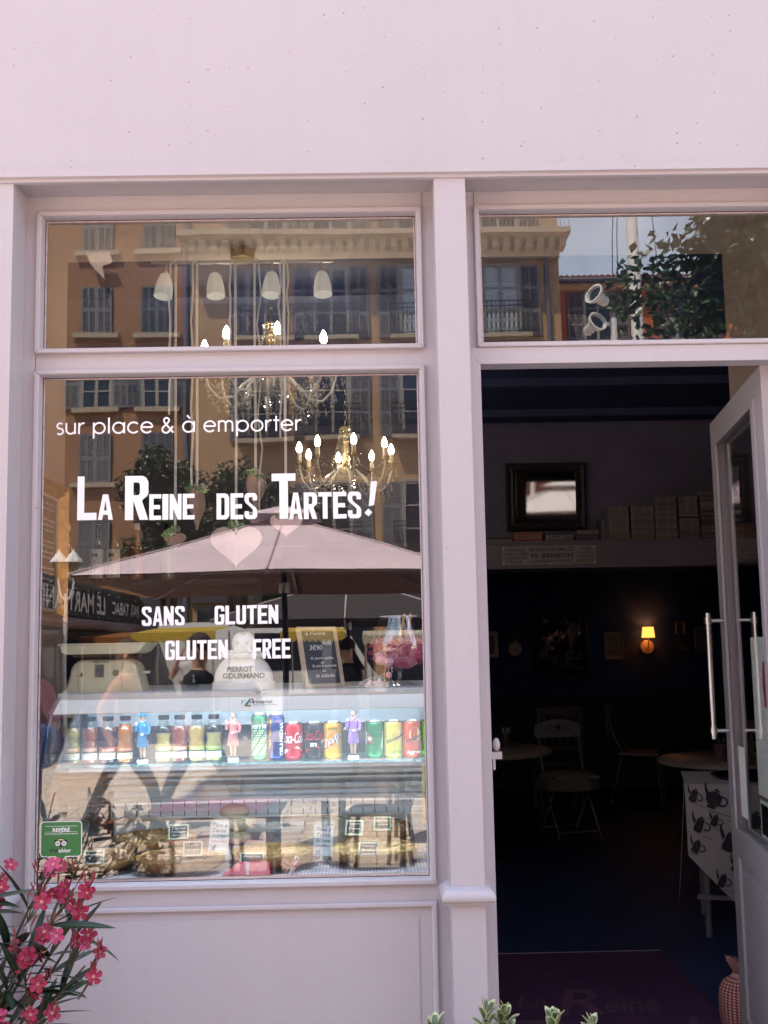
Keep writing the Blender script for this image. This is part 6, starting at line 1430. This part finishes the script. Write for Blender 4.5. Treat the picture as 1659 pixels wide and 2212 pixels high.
B().tube([(0,0,0),(-.1,0,14),(-.15,0,22)],[.20,.16,.12],12).make('pole', WM, ms, smooth=True)
for dx in (-1.4,-1.15,.9): B().tube([(-.1,0,21),(dx*.55,.3,12),(dx,.6,.0)],.014,5).make('cable', IRONB, ms)
sp = thing('floodlight_post', 'post with two white floodlights before the red house', 'floodlight', (3.75,-11.7,0))
b = B(); b.tube([(0,0,0),(0,0,6.6)],.05,8); b.tube([(0,0,6.5),(-.2,0,6.55)],.03,6); b.make('post', WM, sp, smooth=True)
for dx,dz,rx in ((-.22,.42,.6),(-.32,-.02,-.3)):
    b = B(); b.T = Matrix.Translation((dx,.05,6.5+dz)) @ Matrix.Rotation(rx*1.6,4,'Z') @ Matrix.Rotation(R(-70),4,'X'); b.lathe([(.045,-.18),(.075,-.14),(.085,.0),(.15,.08),(.16,.13),(.135,.13),(.12,.08)],n=18); hd_ = b.make('lamp_head', WM, sp, smooth=True); T0 = b.T; b = B(); b.T = T0; b.lathe([(.118,.085),(.001,.080)],n=18); b.make('lens', DARKG, hd_)
# parasols
def parasol(x, y, half, zb_, zp, top, under, label, valance=.0):
    t = thing('parasol', label, 'parasol', (x,y,0), 0, 'square cafe parasols')
    h = half; e = [(-h,-h),(0,-h),(h,-h),(h,0),(h,h),(0,h),(-h,h),(-h,0)]
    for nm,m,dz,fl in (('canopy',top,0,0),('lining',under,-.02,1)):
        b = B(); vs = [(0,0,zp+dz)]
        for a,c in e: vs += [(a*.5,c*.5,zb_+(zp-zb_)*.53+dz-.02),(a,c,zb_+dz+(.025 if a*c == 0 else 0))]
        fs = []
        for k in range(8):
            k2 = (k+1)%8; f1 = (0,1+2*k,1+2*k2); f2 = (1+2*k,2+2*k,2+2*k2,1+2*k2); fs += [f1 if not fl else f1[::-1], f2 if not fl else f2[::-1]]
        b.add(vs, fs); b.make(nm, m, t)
    b = B(); vs = [(-.45,-.45,zp-.02),(.45,-.45,zp-.02),(.45,.45,zp-.02),(-.45,.45,zp-.02),(0,0,zp+.14)]; b.add(vs,[(0,1,4),(1,2,4),(2,3,4),(3,0,4)]); b.make('vent_cap', top, t)
    b = B()
    for a,c in e: b.tube([(0,0,zp+.005),(a*.5,c*.5,zb_+(zp-zb_)*.53-.012),(a,c,zb_+(.032 if a*c == 0 else .008))],.013,5)
    b.make('seam', mat('seam '+top.name,(.48,.38,.41),.9), t)
    B().tube([(0,0,0),(0,0,zp)],.035,10).make('pole', mat('dark pole',(.02,.022,.03),.4,.5), t, smooth=True)
    b = B(); b.cyl((0,0,zp-.22),(0,0,zp-.08),.08,n=10); b.cyl((0,0,zb_-.10),(0,0,zb_+.02),.07,n=10); b.make('hub', STEEL, t)
    for a,c in e:
        B().cbox((a/2,c/2,(zb_+zp-.18)/2),((Vector((a,c,zb_-zp)).length)*.98,.03,.045),rz=math.atan2(c,a),ry=math.atan2(zp-.15-zb_,Vector((a,c)).length)).make('rib', mat('grey aluminium rib',(.30,.29,.30),.4,.6), t)
    b = B(); b.box(-.35,.35,-.35,.35,0,.10); b.make('base', mat('concrete base',(.3,.29,.28),.9), t); return t
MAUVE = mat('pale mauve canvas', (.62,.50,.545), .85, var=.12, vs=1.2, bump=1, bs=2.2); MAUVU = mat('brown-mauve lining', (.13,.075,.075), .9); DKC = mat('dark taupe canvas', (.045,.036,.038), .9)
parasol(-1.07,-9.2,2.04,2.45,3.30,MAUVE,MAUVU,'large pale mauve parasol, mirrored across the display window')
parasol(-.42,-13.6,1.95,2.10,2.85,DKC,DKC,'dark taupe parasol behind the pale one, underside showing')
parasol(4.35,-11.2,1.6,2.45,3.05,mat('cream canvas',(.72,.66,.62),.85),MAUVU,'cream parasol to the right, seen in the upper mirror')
# tables and seats on the terrace
GT = mat('grey table slats', (.34,.33,.34), .6, var=.1, vs=10)
def bistro_table(x, y, w_, d_, label, rz=0):
    t = thing('terrace_table', label, 'table', (x,y,0), rz)
    for k in range(6): B().box(-w_/2,w_/2,-d_/2+d_*k/6+.004,-d_/2+d_*(k+1)/6-.004,.72,.75).make('slat', GT, t)
    for sx in (-1,1):
        for sy in (-1,1): B().cyl((sx*(w_/2-.05),sy*(d_/2-.06),0),(sx*(w_/2-.06),sy*(d_/2-.08),.72),.018,n=8).make('leg', IRONB, t)
    return t
bistro_table(-.90,-2.76,.74,.62,'grey slatted table dressed with a pink cloth')
pc = B(); pc.T = Matrix.Rotation(R(6),4,'Z'); pc.box(-.31,.31,-.24,.24,0,.004); pc.T = None
pc = pc.make('pink_cloth', mat('pink cloth',(.85,.13,.30),.7), None, (-.92,-2.74,.751)); tag(pc,'bright pink cloth spread on the slatted table','tablecloth')
cp = thing('cutlery_cup', 'pink paper cup of white cutlery on the pink cloth', 'cup', (-.98,-2.68,.756))
B().lathe([(.032,0),(.043,.115),(.041,.115),(.030,.004),(.001,.003)],n=22).make('cup', mat('pink paper',(.62,.28,.36),.6), cp, smooth=True)
for k in range(7):
    a = k*.9; B().tube([(.012*math.cos(a),.012*math.sin(a),.01),(.030*math.cos(a),.030*math.sin(a),.15)],.006,5,fx=.4,fy=1.3).make('fork', WHITE, cp)
bistro_table(-.65,-4.6,.9,.7,'grey slatted table one row behind the pink one'); bistro_table(.75,-4.9,1.2,.7,'wide grey slatted table right of the others')
bistro_table(2.9,-6.2,.8,.7,'grey slatted table at the far right of the terrace'); bistro_table(1.9,-6.6,.8,.7,'grey slatted table near the dark parasol')
PLC = mat('black resin', (.025,.027,.035), .45)
def terrace_chair(x, y, rz, label):
    t = thing('terrace_chair', label, 'chair', (x,y,0), rz, 'black terrace chairs')
    b = B(); b.box(-.22,.22,-.22,.22,.43,.455); b.make('seat', PLC, t)
    for sx in (-1,1):
        for sy in (-1,1): B().cyl((sx*.20,sy*.19,.43),(sx*.22,sy*.23,0),.018,n=8).make('leg', PLC, t)
    b = B(); b.add([(-.21,.20,.45),(.21,.20,.45),(.20,.30,.86),(-.20,.30,.86),(-.21,.225,.45),(.21,.225,.45),(.20,.325,.86),(-.20,.325,.86)],[(0,1,2,3),(7,6,5,4),(3,2,6,7),(0,4,5,1),(0,3,7,4),(1,5,6,2)]); b.make('backrest', PLC, t); return t
CHL = ['squeezed between the pink table and the wide table','behind the second grey table','between the two grey tables','behind the wide grey table','at the right end of the wide table','in front of the far right table','behind the far right table','by the table near the dark parasol']
for k,(x,y,a) in enumerate(((.02,-4.45,-1.4),(-.62,-5.3,3.0),(.35,-5.6,3.3),(1.15,-5.55,2.9),(1.55,-4.8,-1.6),(2.3,-5.3,.3),(3.4,-6.9,2.6),(1.6,-7.3,3.1))):
    terrace_chair(x,y,a,'black resin terrace chair '+CHL[k])
# market stalls, crates and a van
STY = mat('yellow stall canvas', (.42,.29,.035), .8); STO = mat('orange stall canvas', (.20,.07,.012), .8); STW = mat('cream stall canvas', (.42,.36,.28), .8)
def stall(x0, x1, y, z, m, label):
    t = thing('market_stall', label, 'market stall', ((x0+x1)/2,y,0), 0, 'market stalls across the square'); w_ = x1-x0
    b = B(); b.add([(-w_/2,0,z),(w_/2,0,z),(w_/2,-2.2,z+.14),(-w_/2,-2.2,z+.14)],[(0,1,2,3)]); b.make('awning', m, t)
    b = B(); n = 12; vs = []
    for i in range(n*4+1): vs += [(-w_/2+w_*i/(n*4),.01,z),(-w_/2+w_*i/(n*4),.01,z-.14-.05*abs(math.sin(math.pi*i/4)))]
    b.add(vs,[(2*i,2*i+1,2*i+3,2*i+2) for i in range(n*4)]); b.make('valance', m, t)
    for sx in (-1,1):
        for yy in (-.05,-2.1): B().cyl((sx*(w_/2-.05),yy,0),(sx*(w_/2-.05),yy,z+.03),.02,n=6).make('post', STEEL, t)
    B().box(-w_/2+.1,w_/2-.1,-1.0,-.15,.0,.85).make('counter', mat('dark stall cloth',(.05,.03,.03),.9), t)
for a in ((-4.5,-2.9,-15.6,2.05,STY,'yellow stall nearest the cafe'),(-1.75,-.55,-15.9,2.02,STY,'yellow stall in the middle of the row'),(-.2,1.2,-16.0,1.95,STW,'cream scalloped stall at the right of the row'),(-5.7,-4.6,-16.5,2.0,STO,'orange stall tucked against the cafe')): stall(*a)
vn = thing('white_van', 'white delivery van parked behind the stalls', 'van', (-2.2,-19.2,0))
b = B(); b.prism([(-2.4,.35),(2.4,.35),(2.45,1.0),(2.2,1.2),(1.6,2.15),(1.2,2.3),(-2.35,2.3),(-2.45,1.2)],-.95,.95); b.make('body', mat('van white',(.75,.76,.78),.3), vn)
b = B(); b.prism([(1.3,1.3),(2.05,1.25),(1.6,1.95),(1.3,2.05)],.951,.958); b.prism([(-.3,1.3),(1.1,1.3),(1.1,2.05),(-.3,2.05)],.951,.958); b.make('window', DARKG, vn)
for x in (-1.5,1.5):
    for y in (-.86,.86): B().lathe([(.05,-.1),(.34,-.1),(.36,-.05),(.36,.05),(.34,.1),(.05,.1)],(x,y,.36),n=22,axis='Y').make('wheel', BLACK, vn, smooth=True)
# people
def person(loc, rz, J, label, shirt, trous, hairc, bare_arm=True, hair_len=.0):
    """one continuous skinned body; J = joints"""
    nm = list(J); me = bpy.data.meshes.new('p'); E_ = [('pelvis','belly'),('belly','chest'),('chest','neck'),('neck','head0'),('head0','head1')]
    for s in 'LR': E_ += [('chest','sh'+s),('sh'+s,'el'+s),('el'+s,'wr'+s),('wr'+s,'ha'+s),('pelvis','hip'+s),('hip'+s,'kn'+s),('kn'+s,'an'+s),('an'+s,'to'+s)]
    RAD = dict(pelvis=.145,belly=.135,chest=.150,neck=.055,head0=.078,head1=.090,sh=.068,el=.045,wr=.032,ha=.036,hip=.092,kn=.060,an=.042,to=.038)
    me.from_pydata([J[k] for k in nm],[(nm.index(a),nm.index(c)) for a,c in E_],[])
    o = bpy.data.objects.new('p', me); COL.objects.link(o)
    o.modifiers.new('s','SKIN'); ss = o.modifiers.new('d','SUBSURF'); ss.levels = ss.render_levels = 2
    sv = me.skin_vertices[0].data
    for i,k in enumerate(nm):
        rr = RAD.get(k, RAD.get(k[:-1],.05)); sv[i].radius = (rr,rr*(.72 if k in ('chest','belly','pelvis') else 1)); sv[i].use_root = k == 'pelvis'
    dg = bpy.context.evaluated_depsgraph_get(); bm2 = bpy.data.meshes.new_from_object(o.evaluated_get(dg)); bpy.data.objects.remove(o)
    t = thing('person', label, 'person', loc, rz)
    for m in (mat('skin',(.45,.26,.18),.6), shirt, trous): bm2.materials.append(m)
    zn, zp_ = J['neck'][2]-.02, J['pelvis'][2]+.02
    wr = [Vector(J['wr'+s]) for s in 'LR']; el = [Vector(J['el'+s]) for s in 'LR']
    for p in bm2.polygons:
        c = p.center; p.use_smooth = True
        near = min(min((c-a).length for a in wr), min((c-Vector(J['ha'+s])).length for s in 'LR'))
        arm = near < .13 or (bare_arm and any(((c-a).dot(b_-a)/(b_-a).length_squared) > .12 and (c-a).length < .30 and ((c-a)-(b_-a)*((c-a).dot(b_-a)/(b_-a).length_squared)).length < .09 for a,b_ in zip(el,wr)))
        p.material_index = 0 if (c.z > zn and not arm) or arm else (1 if c.z > zp_ else 2)
        if any((c-Vector(J['to'+s])).length < .08 for s in 'LR'): p.material_index = 2
    bo = bpy.data.objects.new('body', bm2); COL.objects.link(bo); bo.parent = t
    h = Vector(J['head1']); hm = mat('hair %.2f'%hairc[0], hairc, .8)
    b = B(); b.sph((h.x,h.y+.012,h.z+.030),.098,.106,.092,16,10); 
    if hair_len: b.sph((h.x,h.y+.05,h.z-.06-hair_len*.3),.085,.065,.10+hair_len,12,8)
    b.make('hair', hm, t, smooth=True)
    b = B(); b.sph((h.x,h.y-.094,h.z-.045),.016,.022,.024,8,6)
    b.sph((h.x-.092,h.y,h.z-.045),.012,.022,.032,8,6); b.sph((h.x+.092,h.y,h.z-.045),.012,.022,.032,8,6); b.make('nose_and_ears', mat('skin'), t, smooth=True)
    b = B()
    for s in (-1,1): b.sph((h.x+s*.034,h.y-.082,h.z-.022),.012,.008,.008,8,5)
    b.make('eyes', BLACK, t); b = B(); b.sph((h.x,h.y-.086,h.z-.088),.026,.010,.007,8,5); b.make('mouth', mat('lip red'), t)
    for s in 'LR':
        w_, hn = Vector(J['wr'+s]), Vector(J['ha'+s]); d = (hn-w_).normalized(); sd_ = d.orthogonal().normalized()
        b = B()
        for k in range(4): p0 = hn+sd_*(.024*(k-1.5)); b.tube([p0,p0+d*.045,p0+d*(.080-.006*abs(k-1.4))+d.cross(sd_)*.012],[.010,.009,.007],6)
        b.tube([w_+d*.03+sd_*.03,w_+d*.06+sd_*.055,w_+d*.095+sd_*.062],[.012,.010,.008],6); b.make('fingers', mat('skin'), t, smooth=True)
    return t
def stand(armL=None, armR=None, k=1.0, step=.0):
    J = dict(pelvis=(0,0,.95),belly=(0,0,1.12),chest=(0,0,1.34),neck=(0,0,1.50),head0=(0,-.015,1.57),head1=(0,-.02,1.69))
    for s,m in (('L',-1),('R',1)):
        J['sh'+s] = (m*.19,0,1.42); J['hip'+s] = (m*.10,0,.90); J['kn'+s] = (m*.11,-.02+m*step,.50); J['an'+s] = (m*.11,.02+m*step*1.6,.08); J['to'+s] = (m*.12,-.14+m*step*1.6,.035)
        J['el'+s],J['wr'+s],J['ha'+s] = (m*.25,.02,1.14),(m*.26,-.05,.90),(m*.26,-.07,.82)
    if armL: J['elL'],J['wrL'],J['haL'] = armL
    if armR: J['elR'],J['wrR'],J['haR'] = armR
    return {a:tuple(q*k for q in c) for a,c in J.items()}
up = lambda m: ((m*.27,-.16,1.22),(m*.13,-.30,1.50),(m*.09,-.27,1.59))
TR = mat('dark trousers',(.03,.035,.05),.9)
person((-2.75,-12.2,0),R(180),stand(up(-1),up(1),1.04),'grey-shirted person raising both hands to the face',mat('grey shirt',(.50,.50,.54),.9,var=.1,vs=9),mat('jeans',(.08,.11,.18),.9),(.12,.09,.07))
person((-1.55,-5.9,0),R(105),stand(((-.30,.10,1.16),(-.30,-.02,.92),(-.30,-.05,.84)),None,1.0,.24),'person in a black top and dark trousers striding past, ahead of the walker in rust',mat('black top',(.015,.015,.018),.9),TR,(.03,.02,.018))
person((-2.25,-6.1,0),R(95),stand(None,((.30,.14,1.16),(.30,.05,.92),(.30,.0,.84)),.98,-.26),'person with pinned-up brown hair walking past in profile',mat('rust top',(.30,.10,.05),.9),TR,(.09,.05,.03),True,.02)
person((-.33,-9.9,0),R(235),stand(((-.42,-.10,1.30),(-.30,-.25,1.15),(-.25,-.30,1.12)),None,1.0),'dark-haired man in black jacket with a bent arm',mat('black jacket',(.012,.012,.015),.7),TR,(.015,.012,.012),False)
person((-2.42,-3.80,0),R(185),stand(((-.30,-.10,1.16),(-.26,-.22,1.02),(-.22,-.26,.98)),None,1.0),'person in a pink top holding a blue ball',mat('pink top',(.60,.16,.22),.9),mat('jeans'),(.20,.12,.06))
bl = B().sph((-2.19,-3.58,1.03),.15,n=24,m=14).make('ball', mat('blue ball',(.01,.10,.42),.15,coat=1), None, smooth=True); tag(bl,'shiny blue ball held by the person in pink','ball')
